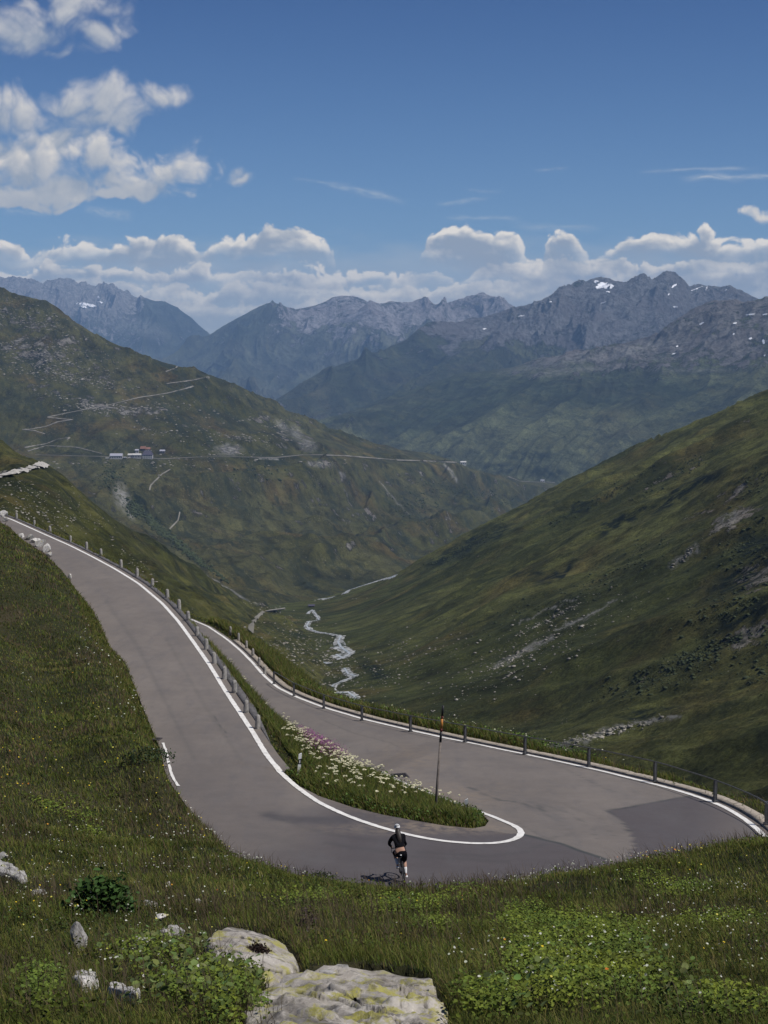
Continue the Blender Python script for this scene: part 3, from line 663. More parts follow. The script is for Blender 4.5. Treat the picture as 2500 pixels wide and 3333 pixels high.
# the gritty shoulder under the stone posts of the upper road
M_grit = plain('shoulder_grit', (0.105, 0.10, 0.10), 0.95, 0.35, 7.0, bump=0.03)
iS = int(np.argmin(np.linalg.norm(WA[:, :2] - np.array(atD(566, 1614, DL(1614)))[:2], axis=1))); shP = WA[:iS][::2]
prism_strip('shoulder', shP, 0.48, 0.90, 0.05, M_grit, 0.55, taper=16)

# ------------------------------------------------------------------ the near ground
ctl = []
def cp(x, Y, D): ctl.append((x, Y, D))
K = lambda px: (px * 1.507 - 1250) / 4623
S = lambda py: (py * 1.507 - 1180) / 4623
def cpp(px, py, Y): cp(K(px) * Y, Y, S(py) * Y)
for x in (-14, -6, 0, 6, 14):
    cp(x, -6, 0.2 - abs(x) * .02 + (0.10 * x if x < 0 else 0)); cp(x, 0, 1.65 + (.10 * x if x < 0 else 0)); cp(x, 5, 3.0 + (.08 * x if x < 0 else 0))
for px in (-300, 0, 300, 600, 830, 1100, 1400, 1659, 1950): cpp(px, 2212, 10.5 if px > 500 else 10.8)
for px, py, Y in ((830,2060,16.5),(1200,2060,16.5),(1659,2050,17),(500,2060,16),(200,2080,15),(0,2090,14.8),
                  (830,1975,23),(1150,1965,23.5),(1450,1945,24),(1659,1930,24.5),(560,1965,22.5),(300,1960,22),(0,1970,20.5),
                  (829,1914,31),(1000,1912,31),(1150,1893,31),(1250,1876,31.5),(1400,1852,32),(1550,1823,33),(1659,1802,34),(1850,1775,35),
                  (700,1898,32.5),(600,1880,34.5),(523,1860,37),(470,1820,41.5),(400,1742,48.5),
                  (400,1840,36),(400,1900,29),(200,1800,36.5),(200,1900,26.5),(0,1800,32.5),(0,1880,26),
                  (300,1700,46),(200,1600,58),(0,1600,48),(100,1600,52),(280,1560,63),(0,1400,75),(100,1400,84),(190,1400,88),(0,1250,105),(80,1260,112),(150,1300,108),(0,1150,150),(-200,1400,62),(-200,1150,120),(-200,1700,32),(-200,1950,18)): cpp(px, py, Y)
# behind the crest, down to the road edge
for px, Y0, s0 in ((829,31,.3685),(1150,31,.361),(1400,32,.3484),(1659,34,.3325),(600,34.5,.3553)):
    cp(K(px) * (Y0 + 3.5), Y0 + 3.5, (s0 + .022) * (Y0 + 3.5))
for x, Y, D in ((-40,60,6.5),(-45,100,9),(-70,150,7),(-25,30,5),(-25,12,0),(-30,-5,-4),(22,10,5),(25,20,9),(27,34,15),(22,5,3.5),(-60,30,-4)): cp(x, Y, D)
for P_, sgn, kk in ((WO[::24], -1, 1.0), ):
    for a_, dd in ((2.4, .35), (4.5, 2.0), (9, 6.0), (20, 15), (42, 33)):
        Q = offset(P_, sgn * a_)
        for q in Q[:: (1 if a_ < 10 else 3)]: cp(q[0], q[1], CZ - q[2] + dd)
for q in RS[::90]: cp(q[0], q[1], CZ - q[2] + 0.12)
far = offset(WA, 22)
for q in far[(far[:, 1] > 165)][::20]: cp(q[0], q[1], 32)
ctl = np.array(ctl)
def uvg(x, Y): return np.stack([3.0 * x / (Y + 18), np.log(Y + 18) * 1.5], -1)
CP = uvg(ctl[:, 0], ctl[:, 1]); dv = ctl[:, 2] / (ctl[:, 1] + 18)
# drop coincident controls
keep = []
for i in range(len(CP)):
    if all(np.hypot(*(CP[i] - CP[j])) > 0.012 for j in keep): keep.append(i)
CP = CP[keep]; dv = dv[keep]
def U(r2): return 0.5 * r2 * np.log(r2 + 1e-12)
n = len(CP); Km = U(((CP[:, None] - CP[None]) ** 2).sum(-1)) + np.eye(n) * 2e-4
A = np.zeros((n + 3, n + 3)); A[:n, :n] = Km; A[:n, n] = 1; A[:n, n + 1:] = CP; A[n, :n] = 1; A[n + 1:, :n] = CP.T
sol = np.linalg.solve(A, np.r_[dv, 0, 0, 0])
def ground_D(x, Y):
    sh = x.shape; q = uvg(x.ravel(), Y.ravel()); out = np.empty(len(q))
    for s in range(0, len(q), 20000):
        b = q[s:s + 20000]; r2 = ((b[:, None] - CP[None]) ** 2).sum(-1)
        out[s:s + 20000] = U(r2) @ sol[:n] + sol[n] + b @ sol[n + 1:]
    return (out * (Y.ravel() + 18)).reshape(sh)
GNR, GNC = 1050, 400
gb = np.linspace(math.log(2.0 + 8), math.log(230 + 8), GNR); ga = np.linspace(-1, 1, GNC)
gY = np.exp(gb) - 8; 
GX = (0.02 * gY[:, None] + (0.50 * gY[:, None] + 12) * ga[None, :]) - 0.10 * gY[:, None]
GYY = np.repeat(gY[:, None], GNC, 1)
GD = ground_D(GX, GYY); GZ = CZ - GD
rough = fbm(GX / 3.2, GYY / 3.2, 5, 90, 0.5) * 0.38 + fbm(GX / 14, GYY / 14, 3, 95) * 0.45
GZ = GZ + rough * (0.16 + .44 * sstep(15, 24, GYY))
# carve the road in
gd = np.full(GX.shape, 99.0); gz = np.zeros(GX.shape)
fl = np.stack([GX.ravel(), GYY.ravel()], 1)
dd_ = np.empty(len(fl)); zz_ = np.empty(len(fl))
for i, (x, y) in enumerate(fl.tolist()):
    if y < 33: dd_[i] = 99; zz_[i] = 0; continue
    co, ix, ds = kd.find((x, y, 0)); dd_[i] = ds; zz_[i] = RS[ix, 2]
dd_ = dd_.reshape(GX.shape); zz_ = zz_.reshape(GX.shape)
isl_poly = [(q[0], q[1]) for q in np.concatenate([WI, backl])]
w = 1 - sstep(0.30, 1.7, dd_)
GZ = GZ * (1 - w) + (zz_ - 0.09) * w
# keep the crest of the meadow where it ends against the road
CREST = [(-400,1040),(-60,1100),(20,1136),(50,1166),(100,1198),(150,1246),(180,1276),(210,1334),(240,1394),(265,1444),(285,1494),(310,1546),(330,1598),(365,1694),(400,1744),(440,1784),(470,1815),(500,1853),(560,1868),(640,1893),(700,1902),(780,1912),(860,1921),(950,1921),(1050,1912),(1150,1900),(1200,1888),(1300,1876),(1400,1860),(1500,1840),(1600,1820),(1659,1811),(1800,1790),(2600,1740)]
_ex, _ = proj(O3); _k = _ex < 1690; _k[int(np.argmax(_ex)):] = False
_o = np.argsort(_ex[_k]); EX = _ex[_k][_o]; EY = O3[_k, 1][_o]
gpx, gpy = proj(np.stack([GX, GYY, GZ], -1))
cam_side = (GYY < np.interp(gpx, EX, EY)) & (GYY > 12)
smin = np.interp(gpx, [c[0] for c in CREST], [(-_s + ((CYD - c[1]) / FD) * _c) / (_c + ((CYD - c[1]) / FD) * _s) for c in CREST])
lim = CZ + (smin * GYY) - (0.10 + 0.05 * pn(GX / 1.1, GYY / 1.1, 55)) * sstep(12, 22, GYY)
GZ = np.where(cam_side, np.minimum(GZ, lim), GZ)
GZ = np.where(cam_side & (dd_ < 2.5) & (GYY > 44), np.maximum(GZ, zz_ - 0.10 - 0.22 * dd_), GZ)
_fl = (1 - sstep(110, 250, gpx)) * sstep(75, 95, GYY)
_w = cam_side * sstep(.25, 1.8, dd_) * (1 - sstep(0, 1, (dd_ - 2.2 - 3 * _fl) / (2.8 + 7 * _fl))) * (1 - sstep(420, 520, gpx))
GZ = GZ + _w * np.clip(lim - 0.02 - GZ, 0, 1.2 + 1.7 * _fl)
w2 = (dd_ < 60) * np.clip(1 - (dd_ - .4) / 1.0, 0, 1)
ROCKS_PX = [[(528,2190),(560,2140),(605,2104),(650,2093),(760,2080),(860,2090),(918,2100),(942,2122),(954,2150),(976,2196),(975,2240),(960,2330),(760,2400),(560,2380),(515,2260)],
            [(440,2030),(460,2006),(530,1999),(580,2014),(624,2036),(652,2068),(656,2084),(642,2108),(590,2128),(510,2110),(446,2075)]]
gpx, gpy = proj(np.stack([GX, GYY, GZ], -1))
for pl_ in ROCKS_PX: GZ = np.where(in_poly(gpx, gpy, pl_) & (GYY < 17), GZ - .16, GZ)
VEG_PX = [[(552,2172),(572,2140),(606,2106)] + ROCKS_PX[0][3:-2] + [(640,2300),(590,2215)], ROCKS_PX[1]]
PN = np.stack([GX, GYY, GZ], -1)
dist_road = dd_
ROAD_POLY = [tuple(v[:2]) for v in np.concatenate([I3[::7], O3[::-7]])]
def on_road(x, y, d):
    r = np.zeros(len(x), bool); k = d < 0.8; r[k] = in_poly(x[k], y[k], ROAD_POLY); return r
t = NT('meadow_soil'); p = t.pos(); f1 = t.noise(p, 0.5, 6, 0.65); f2 = t.noise(p, 6, 6, 0.7); f3 = t.noise(p, 0.16, 4, 0.6)
c = t.mix(t.ramp(f1, 0.35, 0.65), (0.030, 0.036, 0.013), (0.050, 0.046, 0.022)); c = t.mix(t.ramp(f2, 0.4, 0.65), c, (0.016, 0.019, 0.009)); c = t.mix(t.ramp(f3, 0.55, 0.7), c, (0.05, 0.043, 0.024))
M_soil = t.out(c, 0.95, t.bump(f2, 0.10), 0, 0.1)
ground_near = raw_mesh('meadow', PN.reshape(-1, 3), grid_faces(GNR, GNC), M_soil, 4, True); tag(ground_near, kind='structure')
def gsample(x, y, arr=None):
    arr = GZ if arr is None else arr
    fb = (np.log(np.asarray(y) + 8) - gb[0]) / (gb[1] - gb[0]); fa = ((x + 0.08 * y) / (0.50 * y + 12) + 1) / 2 * (GNC - 1)
    fb = np.clip(fb, 0, GNR - 1.001); fa = np.clip(fa, 0, GNC - 1.001); i = fb.astype(int); j = fa.astype(int); fb = fb - i; fa = fa - j
    return arr[i, j] * (1 - fb) * (1 - fa) + arr[i + 1, j] * fb * (1 - fa) + arr[i, j + 1] * (1 - fb) * fa + arr[i + 1, j + 1] * fb * fa
def gz1(x, y): return float(gsample(np.array([x]), np.array([y]))[0])
def ground_hit(px, py, y0=6.0, y1=228.0):
    """where the sight line first meets the near ground"""
    d = ray(px, py); Y = np.exp(np.linspace(math.log(y0), math.log(y1), 3000)); X = d.x / d.y * Y; Zr = CZ + d.z / d.y * Y
    g_ = gsample(X, Y); k = np.nonzero(g_ >= Zr)[0]
    k = k[0] if len(k) else len(Y) - 1
    return Vector((X[k], Y[k], g_[k]))

# ------------------------------------------------------------------ vegetation
def veg_mat(name, trans=0.3, rough=0.7):
    t = NT(name); c = t.attr('tint', 'Color'); return t.out(c, rough, None, 0, 0.12, trans)
M_blade = veg_mat('grass_blade', 0.42); M_leaf = veg_mat('leaf_green', 0.25, 0.6); M_petal = veg_mat('petal', 0.2)
def blades(x, y, h, w, lean, col, name, label_kind=True, bend=True, z=None):
    n = len(x); z = gsample(x, y) - 0.02 if z is None else z
    a = RNG.uniform(0, 2 * math.pi, n); b = RNG.uniform(0, 2 * math.pi, n)
    b = np.where(RNG.random(n) < .5, RNG.normal(2.6, .8, n), b)        # the wind leans them
    dx = np.cos(a) * w / 2; dy = np.sin(a) * w / 2; lx = np.cos(b) * lean * h; ly = np.sin(b) * lean * h
    B = np.stack([x, y, z], 1)
    V = np.empty((n, 5, 3))
    V[:, 0] = B + np.stack([-dx, -dy, 0 * h], 1); V[:, 1] = B + np.stack([dx, dy, 0 * h], 1)
    V[:, 2] = B + np.stack([lx * .35 + dx * .8, ly * .35 + dy * .8, h * .6], 1); V[:, 3] = B + np.stack([lx * .35 - dx * .8, ly * .35 - dy * .8, h * .6], 1)
    V[:, 4] = B + np.stack([lx, ly, h], 1)
    i = np.arange(n)[:, None] * 5
    F = np.concatenate([i + np.array([0, 1, 2]), i + np.array([0, 2, 3]), i + np.array([3, 2, 4])], 1).reshape(-1, 3)
    C = np.repeat(col[:, None, :], 5, 1); C[:, :2] *= 0.92
    return raw_mesh(name, V.reshape(-1, 3), F, M_blade, 3, False, None, {'tint': C.reshape(-1, 3)})
def leaves(x, y, z, s, tilt, col, name, mat=None, asp=0.8):
    n = len(x); a = RNG.uniform(0, 2 * math.pi, n); b = RNG.uniform(0, 2 * math.pi, n)
    f = np.stack([np.cos(a), np.sin(a), np.sin(b) * tilt], 1); f /= np.linalg.norm(f, axis=1)[:, None]
    up = np.stack([RNG.normal(0, tilt, n), RNG.normal(0, tilt, n), np.ones(n)], 1)
    r = np.cross(f, up); r /= np.linalg.norm(r, axis=1)[:, None]; u = np.cross(r, f)
    B = np.stack([x, y, z], 1); s = np.broadcast_to(s, (n,))[:, None]
    P = lambda l, ww, uu: B + f * s * l + r * s * ww + u * s * uu
    V = np.stack([P(-.5, 0, 0), P(-.28, .42 * asp, .10), P(.25, .45 * asp, .10), P(.52, 0, -.05), P(.25, -.45 * asp, .10), P(-.28, -.42 * asp, .10)], 1)
    i = np.arange(n)[:, None] * 6
    F = np.concatenate([i + np.array([0, 3, 2, 1]), i + np.array([0, 5, 4, 3])], 1).reshape(-1, 4)
    C = np.repeat(col[:, None, :], 6, 1)
    return raw_mesh(name, V.reshape(-1, 3), F, mat or M_leaf, 4, False, None, {'tint': C.reshape(-1, 3)})
PAL = np.array([[.092, .106, .021], [.128, .121, .032], [.185, .165, .055], [.125, .088, .052], [.050, .074, .018], [.098, .132, .024]]) * 1.2
def pick(n, wts, jit=0.22):
    wts = np.asarray(wts, float); 
    if wts.ndim == 1: idx = RNG.choice(len(PAL), n, p=wts / wts.sum())
    else:
        cs = np.cumsum(wts / wts.sum(1, keepdims=True), 1); idx = (RNG.random(n)[:, None] > cs).sum(1).clip(0, len(PAL) - 1)
    return PAL[idx] * RNG.uniform(1 - jit, 1 + jit, (n, 1)) * RNG.uniform(.93, 1.07, (n, 3))
def spread(n, k0, k1, Y0, Y1, q=0.6):
    k = RNG.uniform(k0, k1, n); e = 1 - q; u_ = RNG.random(n); Y = (Y0**e + u_ * (Y1**e - Y0**e)) ** (1 / e)
    return k * Y, Y
def mask_ok(x, y, maxd=5.0, gap=0.16):
    d = gsample(x, y, dist_road); z = gsample(x, y); px, py = proj(np.stack([x, y, z], -1))
    beyond = y > np.interp(px, EX, EY)
    inr = np.zeros(len(px), bool)
    for pl_ in VEG_PX: inr |= in_poly(px, py - 6, pl_) & (y < 16)
    return ~on_road(x, y, d) & (~beyond | (d < maxd)) & ~inr, px, py
def meadow_weights(x, y, px, py):
    a = fbm(x / 3.5, y / 3.5, 4, 201); b = fbm(x / 1.3, y / 1.3, 3, 211); c = fbm(x / 6, y / 6, 3, 221)
    lush = np.clip(1.0 + 2.2 * b, .1, 3) + 0 * x; brown = np.clip(4.6 * a - .1, 0, 3.0); yel = np.clip(.55 + 2 * c, .1, 1.4)
    left = sstep(420, 0, px) * (py < 1900)
    W_ = np.stack([lush, 1.0 + 0 * a, yel * .5, brown * (.6 + 1.1 * left) + .12, np.clip(.6 - 2 * b, .1, 2), lush * .6], 1)
    return W_
x, y = spread(700000, -.36, .40, 8.5, 170, .62)
ok, px, py = mask_ok(x, y); x, y, px, py = x[ok], y[ok], px[ok], py[ok]
ok = (px > -420) & (px < 2120) & (py < 2420); x, y, px, py = x[ok], y[ok], px[ok], py[ok]
pat = fbm(x / 2.2, y / 2.2, 4, 231); pat2 = fbm(x / .7, y / .7, 2, 233)
col = pick(len(x), meadow_weights(x, y, px, py)); col *= (1 + .6 * np.clip(pat2, -.6, .6) + .75 * np.clip(fbm(x / 1.8, y / 1.8, 3, 301), -.5, .5))[:, None]
h = (0.095 + .14 * np.clip(pat + .3, 0, 1)) * RNG.uniform(.55, 1.35, len(x)) * (0.85 + .15 * sstep(20, 40, y)); w_ = np.maximum(.0045, .00052 * y) * RNG.uniform(.7, 1.4, len(x))
o = blades(x, y, h, w_, RNG.uniform(.2, .9, len(x)), col, 'grass'); tag(o, 'tall green and brown mountain grass on the slope in front of the road', 'grass', kind='stuff')
# seed heads: pale brown stalks that stand above the rest
x, y = spread(58000, -.36, .40, 9, 150, .7); ok, px, py = mask_ok(x, y); x, y, px, py = x[ok], y[ok], px[ok], py[ok]
k = RNG.random(len(x)) < np.clip(.25 + 1.8 * fbm(x / 3.5, y / 3.5, 4, 201), .05, 1); x, y = x[k], y[k]
n = len(x); o = blades(x, y, RNG.uniform(.28, .50, n), np.maximum(.005, .00042 * y), RNG.uniform(.15, .7, n), np.array([[.125, .095, .06]]) * RNG.uniform(.6, 1.3, (n, 1)), 'grass_seed_heads')
tag(o, 'thin brownish grass stalks with seed heads rising out of the meadow', 'grass', kind='stuff')
# low leafy cover, yellow green, in patches
def patches(px, py, lst):
    s = np.zeros(len(px))
    for b in lst: s = np.maximum(s, blob(px, py, *b))
    return s
lp = [(1250,2010,190,34,0),(1180,2090,150,60,0),(1330,2060,120,40,0),(1280,2160,220,50,0),(640,1955,100,22,0),(880,1965,110,26,0),(1000,1945,90,16,0),(1140,2000,70,50,0),(110,1745,50,28,0),(170,1770,40,22,0),(200,1800,30,14,20),(1450,1930,90,20,0),(1540,2000,120,26,0),
      (1560,2190,120,34,0),(1400,1905,60,14,0),(520,2190,90,60,0),(340,2090,120,50,0),(1050,2190,90,40,0),(430,2150,120,70,0),(940,2010,60,20,0),(90,2150,60,50,0)]
x, y = spread(360000, -.36, .40, 8.5, 60, .75); ok, px, py = mask_ok(x, y); x, y, px, py = x[ok], y[ok], px[ok], py[ok]
m_ = patches(px, py, lp); k = (RNG.random(len(x)) < np.clip(m_ * 1.2 + 1.4 * (fbm(x / 1.4, y / 1.4, 3, 241) - .20), 0.03, 1)) & (py < 2400); x, y, px, py = x[k], y[k], px[k], py[k]
n = len(x); g_ = np.clip(.5 + 1.5 * fbm(x / .8, y / .8, 2, 251), 0, 1)[:, None]
col = (np.array([[.165, .200, .026]]) * g_ + np.array([[.100, .150, .028]]) * (1 - g_)) * RNG.uniform(.45, 1.3, (n, 1)) * (.45 + .55 * np.clip(m_[k] * 1.5, 0, 1))[:, None]
o = leaves(x, y, gsample(x, y) + RNG.uniform(.05, .24, n), RNG.uniform(.022, .042, n) * np.maximum(1, y / 20), .55, col, 'leafy_ground_cover'); tag(o, 'yellow green leafy ground cover between the grasses', 'ground cover', kind='stuff')
# broad leaves near the photographer
x, y = spread(13000, -.31, .31, 8.8, 17, .5); ok, px, py = mask_ok(x, y); x, y, px, py = x[ok], y[ok], px[ok], py[ok]
m_ = patches(px, py, [(400,2110,140,50,0),(330,2080,110,34,0),(480,2170,110,50,0),(600,2200,50,30,0),(570,2160,36,20,0),(1130,2180,70,30,0),(1200,2140,50,26,0),(1480,2170,60,24,0),(1400,2110,40,20,0),(400,2190,120,40,0)])
k = RNG.random(len(x)) < m_ * .85 * np.clip(.6 + 2.4 * fbm(x / .6, y / .6, 2, 311), .1, 1.4); x, y = x[k], y[k]; n = len(x)
o = leaves(x, y, gsample(x, y) + RNG.uniform(.10, .30, n), RNG.uniform(.03, .066, n), .6, np.array([[.115, .155, .048]]) * RNG.uniform(.45, 1.45, (n, 1)) * RNG.uniform(.85, 1.15, (n, 3)), 'broad_leaves', asp=1.05); tag(o, 'broad lobed leaves massed round the boulders in the foreground', 'ground cover', kind='stuff')
# the fringe of grass that hangs over the road edge on the near side
_oi = RNG.integers(0, len(O3), 90000); _on = offset(O3, 1.0)[_oi] - O3[_oi]; _so = RNG.uniform(-.06, 1.6, len(_oi))
_sg = -1.0 if np.mean((offset(O3, 1.0) - O3)[:200, 0]) > 0 else 1.0
x = O3[_oi, 0] + _sg * _on[:, 0] * _so; y = O3[_oi, 1] + _sg * _on[:, 1] * _so
k = (y < 165) & (O3[_oi, 0] < 15) & (proj(np.stack([x, y, O3[_oi, 2]], -1))[0] < 1690) & (_oi < int(np.argmax(O3[:, 0])))
x, y = x[k], y[k]; n = len(x); px, py = proj(np.stack([x, y, gsample(x, y)], -1))
o = blades(x, y, RNG.uniform(.10, .30, n), np.maximum(.008, .00055 * y), RNG.uniform(.2, .9, n), pick(n, meadow_weights(x, y, px, py)), 'roadside_grass'); tag(o, 'fringe of grass hanging over the near edge of the asphalt', 'grass', kind='stuff')
_wi = WA[:iS]; _q = RNG.integers(0, len(_wi) - 1, 26000); _wo = offset(_wi, 1.0)[_q] - _wi[_q]; _so = RNG.uniform(.82, 2.0, len(_q)); x = _wi[_q, 0] + _wo[:, 0] * _so; y = _wi[_q, 1] + _wo[:, 1] * _so
_kk2 = ~on_road(x, y, gsample(x, y, dist_road)) & (RNG.random(len(x)) < .35 + 1.4 * np.clip(fbm(x / 1.6, y / 1.6, 3, 321), -.2, .5)); x, y = x[_kk2], y[_kk2]; n = len(x)
o = blades(x, y, RNG.uniform(.15, .55, n), np.maximum(.012, .0005 * y), RNG.uniform(.2, .8, n), pick(n, [1, 1, .9, .8, 1, .8]), 'bank_grass'); tag(o, 'rough grass on the bank between the upper and the lower road', 'grass', kind='stuff')
# small flowers
def specks(name, label, n, size, colors, region, Y1, hh=(.18, .34), keep=None):
    x, y = spread(n, -.30, .30, 9, Y1, .35); ok, px, py = mask_ok(x, y); x, y, px, py = x[ok], y[ok], px[ok], py[ok]
    pr = np.clip(patches(px, py, region) * 1.2 + .05, 0, 1); k = RNG.random(len(x)) < pr; x, y = x[k], y[k]; n = len(x)
    cc = np.array(colors)[RNG.integers(0, len(colors), n)] * RNG.uniform(.75, 1.1, (n, 1))
    o = leaves(x, y, gsample(x, y) + RNG.uniform(hh[0], hh[1], n), RNG.uniform(.7, 1.3, n) * size * np.maximum(1, y / 22), .5, cc, name, M_petal, 1.0)
    tag(o, label, 'flowers', kind='stuff')
specks('white_meadow_flowers', 'tiny white flowers sprinkled through the meadow grass', 5200, .021, [(.55, .55, .47), (.50, .52, .40)],
       [(1500,2060,220,160,0),(1300,1900,260,50,0),(1250,2130,300,90,0),(300,1850,330,120,0),(330,2080,200,90,0),(120,1950,160,120,0),(280,1530,40,60,30,),(130,1240,60,20,20),(420,1560,60,50,0),(220,1420,70,60,50)], 90)
specks('yellow_meadow_flowers', 'small yellow flowers dotted over the grassy bank beside the road', 3000, .022, [(.60, .44, .03), (.55, .50, .10)],
       [(330,1720,190,70,30),(180,1700,240,60,0),(60,1650,90,90,0),(1500,1870,160,36,0),(90,1990,100,60,0),(60,1540,60,30,0)], 75)
specks('orange_meadow_flowers', 'small orange flowers in loose groups on the meadow', 900, .024, [(.60, .18, .03), (.58, .28, .04)],
       [(85,1600,30,50,0),(10,1620,24,40,0),(60,1715,24,14,0),(230,1612,20,16,0),(1400,1868,70,24,0),(1530,1895,30,14,0),(1360,1930,50,20,0)], 75)

# ---- the flower bed inside the bend
kA = [i for i in range(len(edgeA)) if edgeA[i, 1] < 92]; kL = lowIn[jo + 4:][(lowIn[jo + 4:, 1] < 92)]
bedL = offset(edgeA[kA], 0.55)[:, :2]; bed = np.concatenate([bedL, WI[1:, :2], backl[:, :2], kL[:, :2]])
bed_poly = [tuple(v) for v in bed[::2]]
bx0, by0 = bed.min(0); bx1, by1 = bed.max(0)
def in_bed(n, q=1.0):
    X_, Y_ = [], []
    tot = 0
    while tot < n:
        a = RNG.uniform(bx0, bx1, 20000); b = RNG.uniform(by0, by1, 20000); k = in_poly(a, b, bed_poly); X_.append(a[k]); Y_.append(b[k]); tot += k.sum()
    return np.concatenate(X_)[:n], np.concatenate(Y_)[:n]
def bank_z(x, y): return gsample(x, y)
x, y = in_bed(70000); _k = ~on_road(x, y, gsample(x, y, dist_road)); x, y = x[_k], y[_k]; n = len(x); dr = gsample(x, y, dist_road)
pat = fbm(x / 1.5, y / 1.5, 3, 261)
WB_ = np.stack([1.6 + 0 * x, .9 + 0 * x, np.clip(.5 + 1.5 * pat, .1, 2), .35 + 0 * x, 1.0 + 0 * x, 1.2 + 0 * x], 1)
hb = RNG.uniform(.22, .62, n) * np.clip(.35 + dr * .9, .25, 1)
o = blades(x, y, hb, RNG.uniform(.02, .045, n), RNG.uniform(.2, .8, n), pick(n, WB_), 'bend_grass', z=bank_z(x, y)); tag(o, 'tall grass growing on the island inside the hairpin bend', 'grass', kind='stuff')
x, y = in_bed(20000); zc_ = bank_z(x, y); px, py = proj(np.stack([x, y, zc_], -1)); k = RNG.random(len(x)) < np.clip(patches(px, py, [(760,1690,160,24,8),(900,1750,170,26,4),(1010,1765,60,20,0),(720,1640,80,30,20)]), .12, 1)
x, y = x[k], y[k]; n = len(x); o = leaves(x, y, bank_z(x, y) + RNG.uniform(.05, .36, n), RNG.uniform(.07, .13, n), .6, np.array([[.070, .115, .024]]) * RNG.uniform(.5, 1.4, (n, 1)), 'bend_foliage')
tag(o, 'dense dark green leaves along the near edge of the flower bed in the bend', 'ground cover', kind='stuff')
x, y = in_bed(2600); zc_ = bank_z(x, y); px, py = proj(np.stack([x, y, zc_], -1))
pr = np.clip(patches(px, py, [(660,1632,70,30,36),(745,1690,105,36,16),(710,1665,90,40,26),(840,1722,110,18,12),(920,1742,80,8,12)]) * 1.1 * .55 * np.clip(.7 + 2.2 * fbm(x / 1.1, y / 1.1, 3, 271), .1, 1.3), .012, 1) * (1 - .8 * patches(px, py, [(640,1700,56,30,0)]))
k = RNG.random(len(x)) < pr; x, y, px, py = x[k], y[k], px[k], py[k]; n = len(x)
H = RNG.uniform(.55, .92, n) * np.clip(.6 + gsample(x, y, dist_road) * .5, .5, 1); zt = bank_z(x, y) + H
blades(x, y, H, np.full(n, .018), np.full(n, .02), np.array([[.07, .10, .03]]).repeat(n, 0), 'umbel_stems', z=bank_z(x, y)); tag(bpy.data.objects['umbel_stems'], 'green stems that carry the cream flower heads in the bend', 'flower stems', kind='stuff')
m = 9; rr = RNG.uniform(.0, 1, (n, m)) * RNG.uniform(.05, .11, (n, 1)); aa = RNG.uniform(0, 6.28, (n, m)); X_ = (x[:, None] + rr * np.cos(aa)).ravel(); Y_ = (y[:, None] + rr * np.sin(aa)).ravel(); Z_ = (zt[:, None] + .03 - rr * .25 + RNG.normal(0, .008, (n, m))).ravel()
cc = (np.array([.62, .59, .40]) * RNG.uniform(.75, 1.1, (n, 1)))[:, None, :].repeat(m, 1).reshape(-1, 3) * RNG.uniform(.9, 1.1, (n * m, 1))
o = leaves(X_, Y_, Z_, RNG.uniform(.045, .08, n * m), .3, cc, 'cream_umbel_flowers', M_petal, 1.1); tag(o, 'mass of cream white umbel flower heads in the bed inside the hairpin', 'flowers', kind='stuff')
# pink willowherb at the back of the bed
x, y = in_bed(90000); zc_ = bank_z(x, y); px, py = proj(np.stack([x, y, zc_ + .6], -1)); k = (RNG.random(len(x)) < patches(px, py, [(700,1606,54,18,26)]) * .9); x, y = x[k][:3200], y[k][:3200]; n = len(x)
o = leaves(x, y, bank_z(x, y) + RNG.uniform(.45, .95, n), RNG.uniform(.03, .06, n), .9, np.array([[.25, .10, .20]]) * RNG.uniform(.6, 1.5, (n, 1)), 'pink_flowers', M_petal); tag(o, 'patch of purple pink flowers behind the cream flower heads', 'flowers', kind='stuff')
# ---- verge outside the railing
Wv = WO[(WO[:, 1] > 60) & (WO[:, 1] < 150)]
def verge(n, a0, a1):
    i = RNG.integers(0, len(Wv), n); T_ = np.gradient(Wv[:, :2], axis=0); T_ /= np.linalg.norm(T_, axis=1)[:, None]; s = RNG.uniform(a0, a1, n)
    x = Wv[i, 0] + T_[i, 1] * s; y = Wv[i, 1] - T_[i, 0] * s; return x, y
x, y = verge(52000, 1.0, 4.6); n = len(x); tall = sstep(66, 76, y) * .55 + .35
o = blades(x, y, RNG.uniform(.2, .75, n) * tall * 1.25, np.maximum(.02, .0005 * y), RNG.uniform(.15, .7, n), pick(n, [1.2, 1, .9, .7, 1, 1]), 'verge_grass', z=gsample(x, y)); tag(o, 'rough grass on the verge just outside the railing', 'grass', kind='stuff')
x, y = verge(9000, 1.2, 4.0); k = (y > 68) & (y < 100); x, y = x[k], y[k]; n = len(x)
o = leaves(x, y, gsample(x, y) + RNG.uniform(.1, .7, n), RNG.uniform(.08, .15, n), .7, np.array([[.085, .135, .026]]) * RNG.uniform(.5, 1.4, (n, 1)), 'verge_foliage'); tag(o, 'bushy green leaves on the bank beyond the first railing posts', 'ground cover', kind='stuff')
x, y = verge(420, 1.2, 3.4); k = (y > 66) & (y < 92); x, y = x[k], y[k]; n = len(x)
o = leaves(x, y, gsample(x, y) + RNG.uniform(.5, .85, n), RNG.uniform(.06, .12, n), .3, np.array([[.45, .46, .32]]) * RNG.uniform(.7, 1.1, (n, 1)), 'verge_flowers', M_petal); tag(o, 'a few pale flower heads on the bank outside the railing', 'flowers', kind='stuff')

